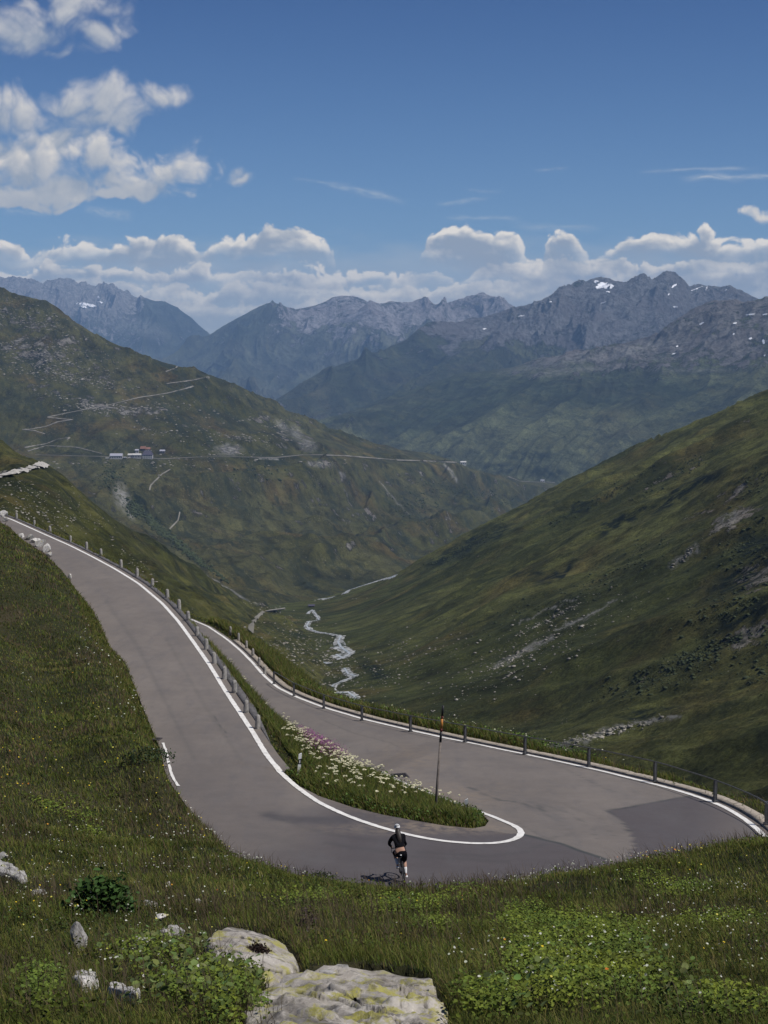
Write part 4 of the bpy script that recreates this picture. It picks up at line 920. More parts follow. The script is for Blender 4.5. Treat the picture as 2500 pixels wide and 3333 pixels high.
# ---- single plants
def bush(name, label, px, py, rx, rz, nl, size, color, flat=.7, group=None, seed=1, lift=0.0):
    g0 = ground_hit(px, py); root = empty(name, g0); tag(root, label, 'plant', group)
    rg = np.random.default_rng(seed)
    d = rg.normal(0, 1, (nl, 3)); d /= np.linalg.norm(d, axis=1)[:, None]; d[:, 2] = np.abs(d[:, 2]); r_ = rg.uniform(.55, 1.0, nl)[:, None] * (1 + .25 * rg.normal(0, 1, (nl, 1)) * .5)
    P_ = d * r_ * np.array([[rx, rx * .8, rz]]) + np.array([[0, 0, lift]])
    o = leaves(P_[:, 0], P_[:, 1], P_[:, 2], rg.uniform(.7, 1.3, nl) * size, flat, np.array([color]) * rg.uniform(.45, 1.4, (nl, 1)), 'foliage', asp=.8); o.parent = root
    n2 = max(8, nl // 14); P2 = P_[:: max(1, nl // n2)]
    V = []; F = []
    for q in P2:
        i = len(V); V += [(-.006 + q[0] * .1, q[1] * .1, -.05), (.006 + q[0] * .1, q[1] * .1, -.05), tuple(q * .95)]; F.append((i, i + 1, i + 2))
    mesh_obj('stem', V, F, M_stem, root)
    return root
M_stem = plain('stem_green', (.05, .06, .025), .8)
bush('dock_plant', 'big rounded dark green broad leaved plant in the meadow on the left', 218, 1975, .44, .50, 900, .085, (.045, .088, .022), seed=3)
bush('heather_tuft', 'brown purple tuft of flowering weeds in the grass right of the boulders', 664, 2022, .16, .34, 260, .03, (.075, .055, .05), .9, seed=4)
bush('dark_grass_tussock', 'dark low tussock on the crest against the road, left of the cyclist', 690, 1902, .55, .26, 420, .05, (.030, .045, .016), 1.0, seed=5)
bush('low_juniper', 'dark blue green low shrub on the bank below the edge line', 320, 1640, .9, .40, 420, .07, (.035, .055, .022), .9, seed=6, lift=-.05)

# ------------------------------------------------------------------ stones
def rock_mat(name, a, b, lichen=0.0, lcol=(.30, .28, .06), sc=1.0):
    t = NT(name); p = t.obj(); n1 = t.noise(p, 2.2 * sc, 7, 0.7, .4); n2 = t.noise(p, 9 * sc, 7, 0.75); n3 = t.noise(t.mapv(p, (1, 1, 1), (0, 0, 0), (5, 2, 7)), 2.6 * sc, 6, 0.7, .6); n4 = t.noise(p, 45 * sc, 4, .8)
    n5 = t.noise(t.mapv(p, (1, 1.6, 1), (0, 0, .6), (3, 1, 2)), 1.5 * sc, 6, .68)
    c = t.mix(t.ramp(n1, 0.33, 0.66), a, b); c = t.mix(t.ramp(n5, .50, .62, 0, .7), c, tuple(v * .42 for v in a)); c = t.mix(t.ramp(n2, 0.52, 0.72), c, tuple(v * .35 for v in a)); c = t.mix(t.ramp(n2, .43, .30), c, tuple(min(.8, v * 1.25) for v in b))
    if lichen: c = t.mix(t.m('MULTIPLY', t.ramp(n3, .60 - lichen * .2, .66 - lichen * .12), t.ramp(n4, .3, .55, .35, .9)), c, lcol)
    sv = t.noise(t.mapv(p, (1.2, 5, 8), (0.3, .5, .6)), 1.6 * sc, 5, .6); c = t.mix(t.ramp(sv, .60, .66, 0, .6), c, tuple(v * .3 for v in a))
    c = t.mix(t.attr('crack'), c, (.018, .016, .013))
    return t.out(c, .9, t.bump(t.m('ADD', n2, t.m('MULTIPLY', n1, 1.5)), .02 / sc), 0, .15)
M_slab = rock_mat('lichen_slab', (.25, .225, .195), (.43, .40, .355), .46)
M_grey = rock_mat('grey_stone', (.26, .25, .235), (.40, .385, .36), .15, sc=2.2)
M_white = rock_mat('pale_stone', (.42, .40, .375), (.58, .56, .53), .1, sc=2)
def slab(name, label, outline, th, mat, round_=0.10, relief=.02, seed=1, cracks=(), group=None, cat='rock'):
    """outline: (column, row, distance) of its upper rim; a solid block with that rim"""
    P = np.array([tuple(atY(*q)) if len(q) == 3 else tuple(ground_hit(*q) + Vector((0, 0, .07))) for q in outline]); c0 = P.mean(0)
    Pc = resample(np.concatenate([P, P[:1]]), 97)[:-1] - c0
    Pc = np.stack([np.convolve(np.r_[Pc[-2:, i], Pc[:, i], Pc[:2, i]], [.1, .2, .4, .2, .1], 'valid') for i in range(3)], 1)
    A_ = np.c_[Pc[:, :2], np.ones(len(Pc))]; cf, *_ = np.linalg.lstsq(A_, Pc[:, 2], rcond=None)
    rings = np.r_[np.linspace(0.02, .9, 46), .94, .97, .99, 1.0]; V = []
    R2 = []
    for r in rings:
        xy = Pc[:, :2] * r; zz = (xy @ cf[:2] + cf[2]) * (1 - r**3) + Pc[:, 2] * r**3 + round_ * .6 * (1 - r**2)
        zz = zz + relief * 3.0 * fbm(xy[:, 0] / .5, xy[:, 1] / .5, 3, seed) + (lambda q_: .045 * (np.floor(q_) + sstep(0, .3, q_ - np.floor(q_)) - q_))(xy[:, 0] * 3.1 + xy[:, 1] * 2.2 + .7 * pn(xy[:, 0] * 2, xy[:, 1] * 2, seed)) * (round_ < .12) + relief * 1.3 * ridged((xy[:, 0] + xy[:, 1]) / .16, (xy[:, 1] - xy[:, 0]) / .7, 5, seed + 3) - round_ * .5 * max(0, (r - .88) / .12) ** 2
        V.append(np.c_[xy, zz])
    for k, (o_, dz) in enumerate(((1.02, .25), (1.035, .5), (1.02, .8), (.99, 1.0))):
        w_ = 1 + .03 * pn(np.arange(96) * .35, k * .7, seed); xy = Pc[:, :2] * o_ * w_[:, None]
        V.append(np.c_[xy, Pc[:, 2] - round_ * .5 - th * dz])
    V = np.stack(V); nr = len(V)
    ck = np.zeros(V.shape[:2]); qx, qy = proj(V + c0)
    for pts, w_, amt in cracks:
        d_ = seg_dist(qx + pn(qx / 12, qy / 12, 3) * 2, qy + pn(qx / 9, qy / 9, 4) * 1.5, pts); s_ = np.clip(1.2 - d_ / w_, 0, 1); ck = np.maximum(ck, s_ * amt); V[..., 2] -= s_ * .03 * amt
    F = []
    for i in range(nr - 1):
        for j in range(96):
            F.append((i * 96 + j, i * 96 + (j + 1) % 96, (i + 1) * 96 + (j + 1) % 96, (i + 1) * 96 + j))
    o = raw_mesh(name, V.reshape(-1, 3), np.array(F), mat, 4, True, {'crack': ck.ravel()}); o.location = c0
    tag(o, label, cat, group); return o
slab('boulder', 'large flat lichen covered boulder at the bottom centre of the meadow',
     [(528,2190,10.0),(560,2148,10.9),(605,2110,11.4),(650,2099,11.6),(700,2101,11.6),(760,2093,11.7),(800,2093,11.7),(860,2097,11.6),(912,2106,11.5),(934,2122,11.3),(946,2150,10.8),(968,2196,9.9),(962,2240,9.15),(930,2300,8.2),(760,2360,7.4),(600,2340,7.6),(530,2260,8.7)],
     .6, M_slab, .045, .034, 5, cracks=[([(640,2140), (690,2152), (740,2160), (770,2178)], 4, .6), ([(870,2100), (905,2120), (940,2135)], 1.6, .7), ([(570,2175), (620,2160), (650,2158)], 3, .5), ([(812,2180), (860,2206), (880,2225)], 1.4, .8), ([(725,2110), (742,2122)], 3, .8), ([(688,2196), (694,2200)], 4, 1), ([(868,2166), (872,2168)], 4, 1), ([(790,2212), (797,2213)], 5, 1), ([(700,2128), (740,2143), (785,2170), (850,2200), (905,2230)], 1.8, .9), ([(800,2096), (840,2122), (905,2160), (955,2205)], 1.6, .8), ([(620,2190), (690,2205), (760,2225)], 7, .5), ([(655,2133), (700,2140)], 2, .6)])
slab('boulder', 'rounded yellow lichened boulder with a dark plant on top, behind the large flat one',
     [(440,2030,13.6),(460,2010,14.0),(492,2003,14.3),(530,2006,14.4),(576,2020,14.3),(620,2040,14.0),(640,2068,13.6),(648,2084,13.4),(638,2104,13.0),(590,2122,12.6),(510,2105,12.6),(450,2070,13.0)],
     .6, M_slab, .16, .018, 9, cracks=[([(545,2088), (590,2095), (636,2106)], 2.2, 1), ([(520,2024), (545,2030), (560,2030)], 2.5, .8)])
slab('flat_stone', 'thin grey slate lying on the back edge of the large flat boulder', [(688,2101,11.50),(705,2090,11.62),(730,2087,11.66),(752,2088,11.64),(756,2094,11.56),(720,2103,11.46)], .035, M_grey, .01, .006, 12)
bush('moss_cushion', 'dark brown plant cushion sitting on the rounded lichened boulder', 556, 2056, .13, .10, 460, .022, (.035, .022, .018), 1.0, seed=8)
o = bpy.data.objects['moss_cushion']; o.location = atY(556, 2060, 13.28) + Vector((0, 0, .0))
def stone(label, px, py, w, h, mat, seed, tilt=0.0, group=None, sink=.14, dist=None, on_road=False):
    """px,py = foot on the ground, w,h in survey units"""
    g0 = ground_hit(px, py) if dist is None else atY(px, py, dist)
    m = (g0 - CAM).length / FD; W_ = w * m; H_ = h * m
    bm = bmesh.new(); bmesh.ops.create_icosphere(bm, subdivisions=4, radius=1.0); rg = np.random.default_rng(seed)
    pl = [(Vector(rg.normal(0, 1, 3)).normalized(), rg.uniform(.36, .72)) for _ in range(10)]
    for v in bm.verts:
        c = v.co.copy()
        for n_, d_ in pl:
            e = c.dot(n_) - d_
            if e > 0: c -= n_ * e * .98
        q = c * 2.2; k = float(pn(q.x + seed, q.y + q.z * 1.3, seed)) * .10 + float(pn(q.x * 3, q.z * 3 + q.y, seed + 2)) * .03
        c *= 1 + k; v.co = Vector((c.x * W_ * .62, c.y * W_ * .5, c.z * H_ * .62 + H_ * (.5 - sink)))
    o = bm_obj('rock', bm, mat, None, False); o.location = g0; o.rotation_euler = (0, tilt, seed * .7); tag(o, label, 'rock', group); return o
stone('grey triangular rock below the big dark green plant', 172, 2052, 46, 58, M_grey, 21, .1)
stone('pale rock with an orange rim, between the dark plant and the lichened boulders', 312, 2052, 46, 40, M_white, 22, .4)
stone('low whitish rock just right of the orange rimmed one', 372, 2034, 50, 40, M_grey, 23, .3)
stone('small pale rock partly hidden by leaves, left of the rounded boulder', 348, 1988, 30, 22, M_white, 24)
slab('rock', 'long white slab slanting through the plants at bottom left', [(155,2137),(165,2120),(178,2111),(208,2122),(214,2136),(180,2146)], .2, M_white, .03, .01, 31)
slab('rock', 'second white slab to the right of the long one at bottom left', [(232,2152),(245,2139),(272,2148),(304,2162),(300,2174),(262,2167)], .2, M_white, .03, .01, 32)
slab('rock', 'grey ledge running down from the left frame edge', [(-30,1856),(-5,1862),(20,1876),(44,1892),(60,1903),(52,1910),(14,1898),(-30,1884)], .3, M_grey, .04, .02, 33)
stone('greyish block at the left frame edge above the grey ledge', 4, 1858, 30, 16, M_grey, 34)
stone('small grey rock below the end of the grey ledge', 78, 1934, 34, 18, M_grey, 35)
stone('thin grey rock beside the dark green plant on its right', 322, 1962, 44, 16, M_grey, 36, .5)
stone('bright white stone alone in the grass left of centre', 425, 1957, 17, 17, M_white, 37)
stone('tiny white stone on the slope above the lone white one', 362, 1914, 18, 10, M_white, 38)
slab('rock', 'long low grey slab on the crest by the road, right of the cyclist', [(1098,1907,29.9),(1110,1902,30.1),(1132,1898,30.3),(1158,1896,30.3),(1166,1900,30.0),(1150,1908,29.5),(1110,1913,29.4)], .25, M_grey, .03, .02, 39)
slab('rock', 'pale stone lying against the near side of the large boulder', [(582,2212,10.2),(600,2202,10.4),(628,2196,10.5),(642,2200,10.4),(640,2212,10.1),(600,2230,9.9)], .2, M_white, .03, .01, 40)
for i, (a, b, c, d, yy, lab) in enumerate(((5, 1118, 22, 16, 152, 'pale block at the very top of the bank where the upper road starts'), (14, 1128, 14, 10, 150, 'small stone beside the topmost block'), (46, 1162, 20, 12, 139, 'flat pale stone at the roadside, highest of the row on the upper bank'),
        (62, 1168, 22, 14, 136, 'second pale stone in the roadside row on the upper bank'), (76, 1174, 20, 14, 133, 'middle stone of the roadside row on the upper bank'), (90, 1182, 24, 24, 129, 'tallest upright stone in the roadside row on the upper bank'),
        (99, 1194, 20, 20, 126, 'stone just below the tallest one in the roadside row'), (105, 1204, 14, 14, 123, 'lowest stone of the roadside row on the upper bank'), (152, 1254, 9, 22, 104, 'thin upright stone half sunk in the bank beside the road'))):
    stone(lab, a, b, c, d, M_white if i % 2 == 0 else M_grey, 50 + i, group='stones along the bank of the upper road', sink=.1)

# ------------------------------------------------------------------ stone posts
M_gran = rock_mat('granite', (.25, .235, .215), (.36, .34, .31), 0, sc=3)
def lathe(bm, prof, n=20, cx=0, cy=0):
    rings = []
    for r, z in prof: rings.append([bm.verts.new((cx + r * math.cos(2 * math.pi * k / n), cy + r * math.sin(2 * math.pi * k / n), z)) for k in range(n)])
    for a, b in zip(rings[:-1], rings[1:]):
        for k in range(n): bm.faces.new((a[k], a[(k + 1) % n], b[(k + 1) % n], b[k]))
    bm.faces.new(rings[0][::-1]); bm.faces.new(rings[-1])
def make_post():
    bm = bmesh.new(); lathe(bm, [(.150, -.35), (.150, .0), (.146, .10), (.138, .3), (.130, .5), (.124, .60), (.112, .665), (.085, .71), (.045, .735), (.01, .742)], 22)
    for v in bm.verts:
        k = 1 + .035 * float(pn(v.co.x * 9 + v.co.z * 6, v.co.y * 9, 3)) + .02 * float(pn(v.co.z * 14, math.atan2(v.co.y, v.co.x) * 3, 5)); v.co.x *= k; v.co.y *= k
    return bm_obj('stone_post', bm, M_gran, None, True)
z3 = lambda x, y: zoomz(x, y, 0, 1600, 1.659)
ups = [(90,147),(186,185),(271,221),(381,273),(468,315),(545,350),(655,412),(740,462),(822,517),(904,578),(967,635),(1018,700),(1065,782),(1113,855),(1158,930),(1211,1015),(1266,1090),(1328,1198),(1391,1283)]
ordn = ['first', 'second', 'third', 'fourth', 'fifth', 'sixth', 'seventh', 'eighth', 'ninth', 'tenth', 'eleventh', 'twelfth', 'thirteenth', 'fourteenth', 'fifteenth', 'sixteenth', 'seventeenth', 'eighteenth', 'nineteenth']
proto = None
for i, (a, b) in enumerate(ups[::-1]):
    px, py = z3(a, b); q = atD(px, py, DL(py) + .02)
    o = make_post() if proto is None else copy_tree(proto)
    proto = proto or o
    o.location = q; o.rotation_euler = (random.uniform(-.05, .05), random.uniform(-.05, .05), random.uniform(0, 6)); s_ = random.uniform(.94, 1.07); o.scale = (s_, s_, s_ * random.uniform(.95, 1.06))
    tag(o, 'grey granite post on the upper road edge, nearest of the long row' if i == 0 else f'grey granite post on the upper road edge, {ordn[i]} from the near end of the row' if i < 18 else 'grey granite post on the upper road edge, farthest of the long row', 'stone post', 'stone posts along the upper road')
lows = [(1245,763),(1289,800),(1331,843),(1366,887),(1400,938),(1430,985)]
for i, (a, b) in enumerate(lows[::-1]):
    px, py = z3(a, b); j = int(np.argmin(np.hypot(*(np.array(proj(WO)).T - np.array([px - 12, py])).T))); D_ = CZ - WO[j, 2] - .1
    o = copy_tree(proto); o.location = atD(px, py, D_); s_ = 0.86; o.scale = (s_, s_, s_); o.rotation_euler = (0, 0, i * 1.3)
    tag(o, ['stone post on the lower road kerb, next to the first railing post', 'stone post on the lower road kerb, second from the railing', 'stone post on the lower road kerb, third from the railing', 'stone post on the lower road kerb, fourth from the railing', 'stone post on the lower road kerb, fifth from the railing', 'stone post on the lower road kerb, farthest from the railing'][i], 'stone post', 'stone posts along the lower road')

# ------------------------------------------------------------------ railing
M_steel = plain('weathered_steel', (.10, .10, .105), .55, .25, 12, .6, .4); M_rail = plain('rail_steel', (.17, .16, .145), .5, .2, 9, .6, .4)
def box(bm, x0, x1, y0, y1, z0, z1, M=None):
    vs = [bm.verts.new((x, y, z)) for x in (x0, x1) for y in (y0, y1) for z in (z0, z1)]
    if M is not None:
        for v in vs: v.co = M @ v.co
    for f in ((0, 1, 3, 2), (4, 6, 7, 5), (0, 4, 5, 1), (2, 3, 7, 6), (0, 2, 6, 4), (1, 5, 7, 3)): bm.faces.new([vs[k] for k in f])
def tube(bm, pts, r, n=8, caps=True):
    pts = [Vector(p) for p in pts]; rings = []; r = r if hasattr(r, '__len__') else [r] * len(pts)
    up = Vector((0, 0, 1)); 
    for i, p in enumerate(pts):
        t_ = (pts[min(i + 1, len(pts) - 1)] - pts[max(i - 1, 0)]).normalized()
        a = t_.cross(up) if abs(t_.z) < .95 else t_.cross(Vector((0, 1, 0))); a.normalize(); b = t_.cross(a)
        rings.append([bm.verts.new(p + a * math.cos(2 * math.pi * k / n) * r[i] + b * math.sin(2 * math.pi * k / n) * r[i]) for k in range(n)])
    for a, b in zip(rings[:-1], rings[1:]):
        for k in range(n): bm.faces.new((a[k], a[(k + 1) % n], b[(k + 1) % n], b[k]))
    if caps: bm.faces.new(rings[0][::-1]); bm.faces.new(rings[-1])
posts = [zoomz(318,703,700,1800,1.659),zoomz(426,770,700,1800,1.659),zoomz(587,838,700,1800,1.659),zoomz(793,903,700,1800,1.659),zoomz(1055,960,700,1800,1.659),zoomz(1350,1018,700,1800,1.659),
         zoomz(346,420,1500,2200,1.659),zoomz(691,485,1500,2200,1.659),zoomz(1048,565,1500,2200,1.659),zoomz(1373,672,1500,2200,1.659),zoomz(1650,795,1500,2200,1.659),(1730,1880)]
rail_root = empty('railing', (0, 0, 0)); tag(rail_root, 'dark steel railing with a single thin handrail along the outside of the lower road', 'railing')
tops = []; WOpx, WOpy = proj(WO)
for i, (px, py) in enumerate(posts):
    j = int(np.argmin(np.hypot(WOpx - px, WOpy - py))); D_ = CZ - WO[j, 2] - .10
    if i == 11: q = Vector(tops[-1]) + (Vector(tops[-1]) - Vector(tops[-2])) * .8 - Vector((1.2, 1.6, .85)); 
    else: q = atD(px, py, D_)
    T_ = Vector(WO[min(j + 3, len(WO) - 1)] - WO[max(j - 3, 0)]); ang = math.atan2(T_.y, T_.x)
    Mx = Matrix.Translation(q) @ Matrix.Rotation(ang, 4, 'Z')
    bm = bmesh.new(); box(bm, -.045, .045, -.05, .05, -.5, .84, Mx); box(bm, -.055, .055, -.062, -.050, -.5, .80, Mx); box(bm, -.055, .055, .050, .062, -.5, .80, Mx)
    bmesh.ops.bevel(bm, geom=[e for e in bm.edges], offset=.006, segments=1, affect='EDGES') if False else None
    box(bm, -.09, .09, -.10, .10, -.04, .015, Mx)
    bm_obj('post', bm, M_steel, rail_root); tops.append(q + Vector((0, 0, .86)))
P_ = resample(np.array([tuple(v) for v in tops]), step=.6)
P_ = smooth(P_, 3); P_[:, 2] += .006 * pn(np.arange(len(P_)) * .7, 0, 4)
bm = bmesh.new(); tube(bm, P_, .026, 8); bm_obj('handrail', bm, M_rail, rail_root, True)

# ------------------------------------------------------------------ snow pole, marker posts, drains
def colmat(name, c, r=.5, var=.12): return plain(name, c, r, var, 14)
M_black = colmat('black_paint', (.012, .012, .014)); M_orange = colmat('orange_paint', (.42, .17, .035)); M_red = colmat('dark_red_paint', (.10, .018, .014)); M_wood = plain('grey_wood', (.135, .115, .10), .8, .3, 6)
base = atD(940, 1758, 17.05); topd = ray(957, 1524); k = base.y / topd.y; top_ = CAM + topd * k
ax = (top_ - base); L_ = ax.length; root = empty('snow_pole', base); tag(root, 'tall leaning snow marker pole with a black and orange top in the bend', 'marker pole')
root.rotation_euler = ax.to_track_quat('Z', 'Y').to_euler()
def seg(name, a, b, r0, r1, m):
    bm = bmesh.new(); lathe(bm, [(r0, a * L_), (r1, b * L_)], 14); bm_obj(name, bm, m, root, True)
seg('pole', -.15, .665, .055, .046, M_wood); seg('painted_band', .665, .76, .047, .046, M_black); seg('painted_band', .76, .79, .0465, .046, M_red); seg('painted_band', .79, .88, .047, .045, M_orange); seg('painted_band', .88, .905, .0455, .045, M_red); seg('painted_band', .905, 1.0, .046, .044, M_black)
M_wplast = colmat('white_plastic', (.72, .72, .70), .45, .06); M_refl = colmat('reflector_glass', (.55, .56, .56), .25, .05)
def marker(label, q, h, rz, tilt):
    root = empty('marker_post', q, rz); root.rotation_euler = (0, tilt, rz); tag(root, label, 'marker post')
    def body(z0, z1, slope, m, name, e=0.0):
        bm = bmesh.new(); pr = [(-.065 - e, -.03 - e), (.065 + e, -.03 - e), (.045 + e, .045 + e), (-.045 - e, .045 + e)]
        lo = [bm.verts.new((x, y, z0)) for x, y in pr]; hi = [bm.verts.new((x, y, z1 - (slope if x < 0 else 0))) for x, y in pr]
        for k_ in range(4): bm.faces.new((lo[k_], lo[(k_ + 1) % 4], hi[(k_ + 1) % 4], hi[k_]))
        bm.faces.new(lo[::-1]); bm.faces.new(hi); return bm_obj(name, bm, m, root)
    body(-.3, h, .05, M_wplast, 'post'); b_ = body(h * .52, h * .77, .035, M_black, 'black_band', .003)
    bm = bmesh.new(); box(bm, -.022, .022, -.042, -.0335, h * .57, h * .70); bm_obj('reflector', bm, M_refl, b_)
    return root
marker('white roadside marker post with a black band, left of the cream flowers', atD(645, 1676, 17.0), .97, .15, .08)
dq = ray(1009, 1725); Yq = 53.3; qt = CAM + dq * (Yq / dq.y); marker('short marker post poking out of the plants at the tip of the island', qt - Vector((0, 0, .9)), .9, -.2, -.03)
def drain(label, px, py, w, d, ang):
    r = None
    while r is None: r = ROADB.ray_cast(CAM, ray(px, py).normalized())[0]; px += 2
    root = empty('drain_grate', r + Vector((0, 0, .03)), ang); tag(root, label, 'drain')
    bm = bmesh.new()
    for a in (-1, 1): box(bm, a * w / 2 - .03, a * w / 2 + .03, -d / 2 - .03, d / 2 + .03, -.03, .012); box(bm, -w / 2 + .03, w / 2 - .03, a * d / 2 - .03, a * d / 2 + .03, -.03, .010)
    bm_obj('frame', bm, M_iron, root)
    bm = bmesh.new(); n_ = int(w / .075)
    for i in range(n_): x_ = -w / 2 + (i + .5) * w / n_; box(bm, x_ - .014, x_ + .014, -d / 2, d / 2, -.02, .006)
    bm_obj('grate', bm, M_iron, root)
    bm = bmesh.new(); box(bm, -w / 2, w / 2, -d / 2, d / 2, -.03, -.018); bm_obj('pit', bm, M_black, root)
M_iron = plain('cast_iron', (.085, .075, .07), .6, .3, 15, .5)
drain('iron drain grate in the lower road beside the flower bed', 865, 1677, .62, .72, .25)
drain('small dark drain at the left edge of the upper road above the white edge line', 335, 1597, .34, .34, -.2)

# ------------------------------------------------------------------ things far off, laid on the hillsides
def hit_down(names, px, py):
    h_ = None
    while h_ is None: h_ = hit(names, px, py); py += 1
    return h_
def drape(name, names, pts, w, mat, up=0.8, tag_=True, taper=False, step=3.0, jit=0.0, seed=1):
    P = resample(np.array(pts, float), step=step); C_ = []; N_ = []
    for a, b in P:
        h_ = hit(names, a + float(pn(a / 6, b / 6, seed)) * jit, b + float(pn(a / 6, b / 6, seed + 5)) * jit * .5)
        if h_: C_.append(h_[0]); N_.append(h_[1] if h_[1].z > 0 else -h_[1])
    if len(C_) < 2: return None
    C_ = np.array([tuple(c) for c in C_]); 
    L_ = []; n_ = len(C_)
    for i in range(n_):
        T_ = Vector(C_[min(i + 1, n_ - 1)] - C_[max(i - 1, 0)]).normalized(); s_ = N_[i].cross(T_).normalized()
        ww = w / 2 * (math.sin(math.pi * (i + .5) / n_) ** .6 if taper else 1) * (1 + .35 * float(pn(i * .8, seed, 3)) * (1 if jit else 0))
        q = Vector(C_[i]) + N_[i] * up
        L_.append([q - s_ * ww, q + Vector((0, 0, .15 * w * .2)), q + s_ * ww])
    L_ = np.array([[tuple(v) for v in r] for r in L_])
    o = raw_mesh(name, L_.reshape(-1, 3), grid_faces(n_, 3), mat, 4, True)
    if tag_: tag(o, kind='structure')
    return o
z1 = lambda L: [(x * .5, 564 + y * .5) for x, y in L]
z2 = lambda L: [(829.5 + x * .5, 564 + y * .5) for x, y in L]
z4 = lambda L: [(464.5 + .4 * x, 1194.5 + .4 * y) for x, y in L]
M_froad = plain('pale_road', (.165, .155, .135), .9, .25, .02); M_fpath = plain('dirt_path', (.16, .15, .125), .9, .3, .02)
LH = ['pass_hillside']
drape('road', LH, z1([(150, 838), (300, 842), (450, 846), (560, 852), (660, 853), (700, 856), (850, 848), (980, 846), (1190, 850), (1310, 838), (1400, 838), (1500, 842), (1620, 852)]) + z2([(60, 860), (150, 862), (260, 868), (345, 870)]), 3.4, M_froad, .9)
drape('road', LH, z2([(500, 910), (545, 935), (590, 952), (680, 955), (755, 957)]), 6, M_froad, 1.0)
for L_ in ([(105, 806), (200, 790), (250, 770), (305, 762), (290, 772)], [(120, 822), (200, 798), (330, 805), (440, 832)], [(195, 748), (150, 733), (95, 728), (130, 727), (200, 715), (250, 695), (315, 686), (265, 682), (205, 675), (300, 655), (420, 632)],
           [(420, 632), (480, 620), (600, 590), (720, 572), (800, 552), (835, 540), (820, 548)], [(720, 530), (830, 515), (905, 500), (900, 508)], [(715, 478), (760, 462), (772, 448), (757, 430)]):
    drape('road', LH, z1(L_), 2.9, M_froad, .9, step=2, jit=.8)
drape('path', LH, z1([(735, 900), (700, 920), (650, 970), (645, 990)]), 2.6, M_fpath, .6)
drape('path', LH, [(388, 1106), (384, 1125), (366, 1143)], 2.4, M_fpath, .6)
# stream on the valley floor
t = NT('stream_bed'); p = t.pos(); f = t.noise(p, .22, 6, .75); c = t.mix(t.ramp(f, .47, .53), (.040, .046, .022), (.46, .46, .45)); M_bed = t.out(c, .7, t.bump(f, 1.0), 0, .3)
t = NT('white_water'); p = t.pos(); f = t.noise(p, .5, 5, .75); c = t.mix(t.ramp(f, .40, .55), (.20, .24, .26), (.5, .52, .53)); M_wat = t.out(c, .35, t.bump(f, .3), 0, .5)
VH = ['valley_hillside']
streams = [([(975, 128), (900, 142), (830, 155), (790, 162), (740, 180), (715, 168), (705, 180), (720, 200), (700, 222)], 13), ([(855, 140), (800, 165), (745, 176)], 12), ([(640, 240), (600, 248), (565, 250)], 14), ([(350, 218), (390, 224), (430, 230)], 12),
           ([(500, 330), (525, 308), (550, 340), (562, 365), (510, 370), (495, 395), (510, 415), (560, 430), (620, 438), (680, 450)], 6), ([(510, 370), (495, 395), (510, 415)], 9), ([(680, 450), (665, 480), (680, 510), (730, 545), (690, 570), (655, 550)], 13),
           ([(620, 515), (650, 510), (680, 520)], 8), ([(580, 592), (620, 600)], 8), ([(700, 625), (720, 655), (760, 668), (700, 690), (640, 715), (625, 740), (650, 760), (720, 755), (760, 785), (745, 805)], 9), ([(805, 850), (850, 870), (880, 900), (925, 915)], 10)]
for L_, w_ in streams:
    drape('gravel', VH, z4(L_), w_ * .62, M_bed, .30, step=1.6, jit=2.0)
    drape('stream', VH, z4(L_), w_ * .13, M_wat, .55, step=1.6, jit=1.2, seed=4)
drape('path', ['near_slope', 'valley_hillside'], z4([(190, 430), (198, 385), (225, 350), (262, 318)]), 3.2, M_fpath, .6)
drape('path', VH, z4([(475, 550), (500, 520), (512, 500)]), 1.6, M_fpath, .3); drape('path', VH, z4([(525, 308), (545, 330), (560, 350)]), 1.8, M_fpath, .3)
drape('path', VH, z4([(1165, 1000), (1180, 1010)]), 1.2, M_fpath, .3)
# retaining wall and road on the nearer slope
M_wall = rock_mat('wall_stone', (.34, .32, .29), (.44, .42, .385), 0, sc=.3)
w = drape('retaining_wall', ['near_slope'], z1([(-60, 946), (0, 933), (80, 912), (130, 900), (170, 888), (203, 876)]), 4.6, M_wall, .8, False, step=2, jit=.15); tag(w, 'pale stone retaining wall of the road on the slope at the left frame edge', 'wall')
# bridge in the valley
M_conc = plain('bridge_concrete', (.24, .225, .20), .9, .2, .3)
hb = hit(['near_slope', 'valley_hillside'], *z4([(325, 318)])[0]); br = empty('bridge', hb[0]); tag(br, 'small grey viaduct with stone piers in the valley, left of the stream', 'bridge')
m_ = (hb[0] - CAM).length / FD
bm = bmesh.new(); box(bm, -24 * m_, 22 * m_, -2.2, 2.2, 3.6 * m_, 5.6 * m_); box(bm, -24 * m_, 22 * m_, -2.5, -2.2, 5.6 * m_, 6.2 * m_); bm_obj('deck', bm, M_conc, br)
for k_ in range(4): bm = bmesh.new(); x_ = (-14 + k_ * 8) * m_; box(bm, x_ - 1.1 * m_, x_ + 1.1 * m_, -1.6, 1.6, -5 * m_, 3.6 * m_); bm_obj('pier', bm, M_conc, br)
br.rotation_euler = (0, math.radians(-6), math.radians(10))

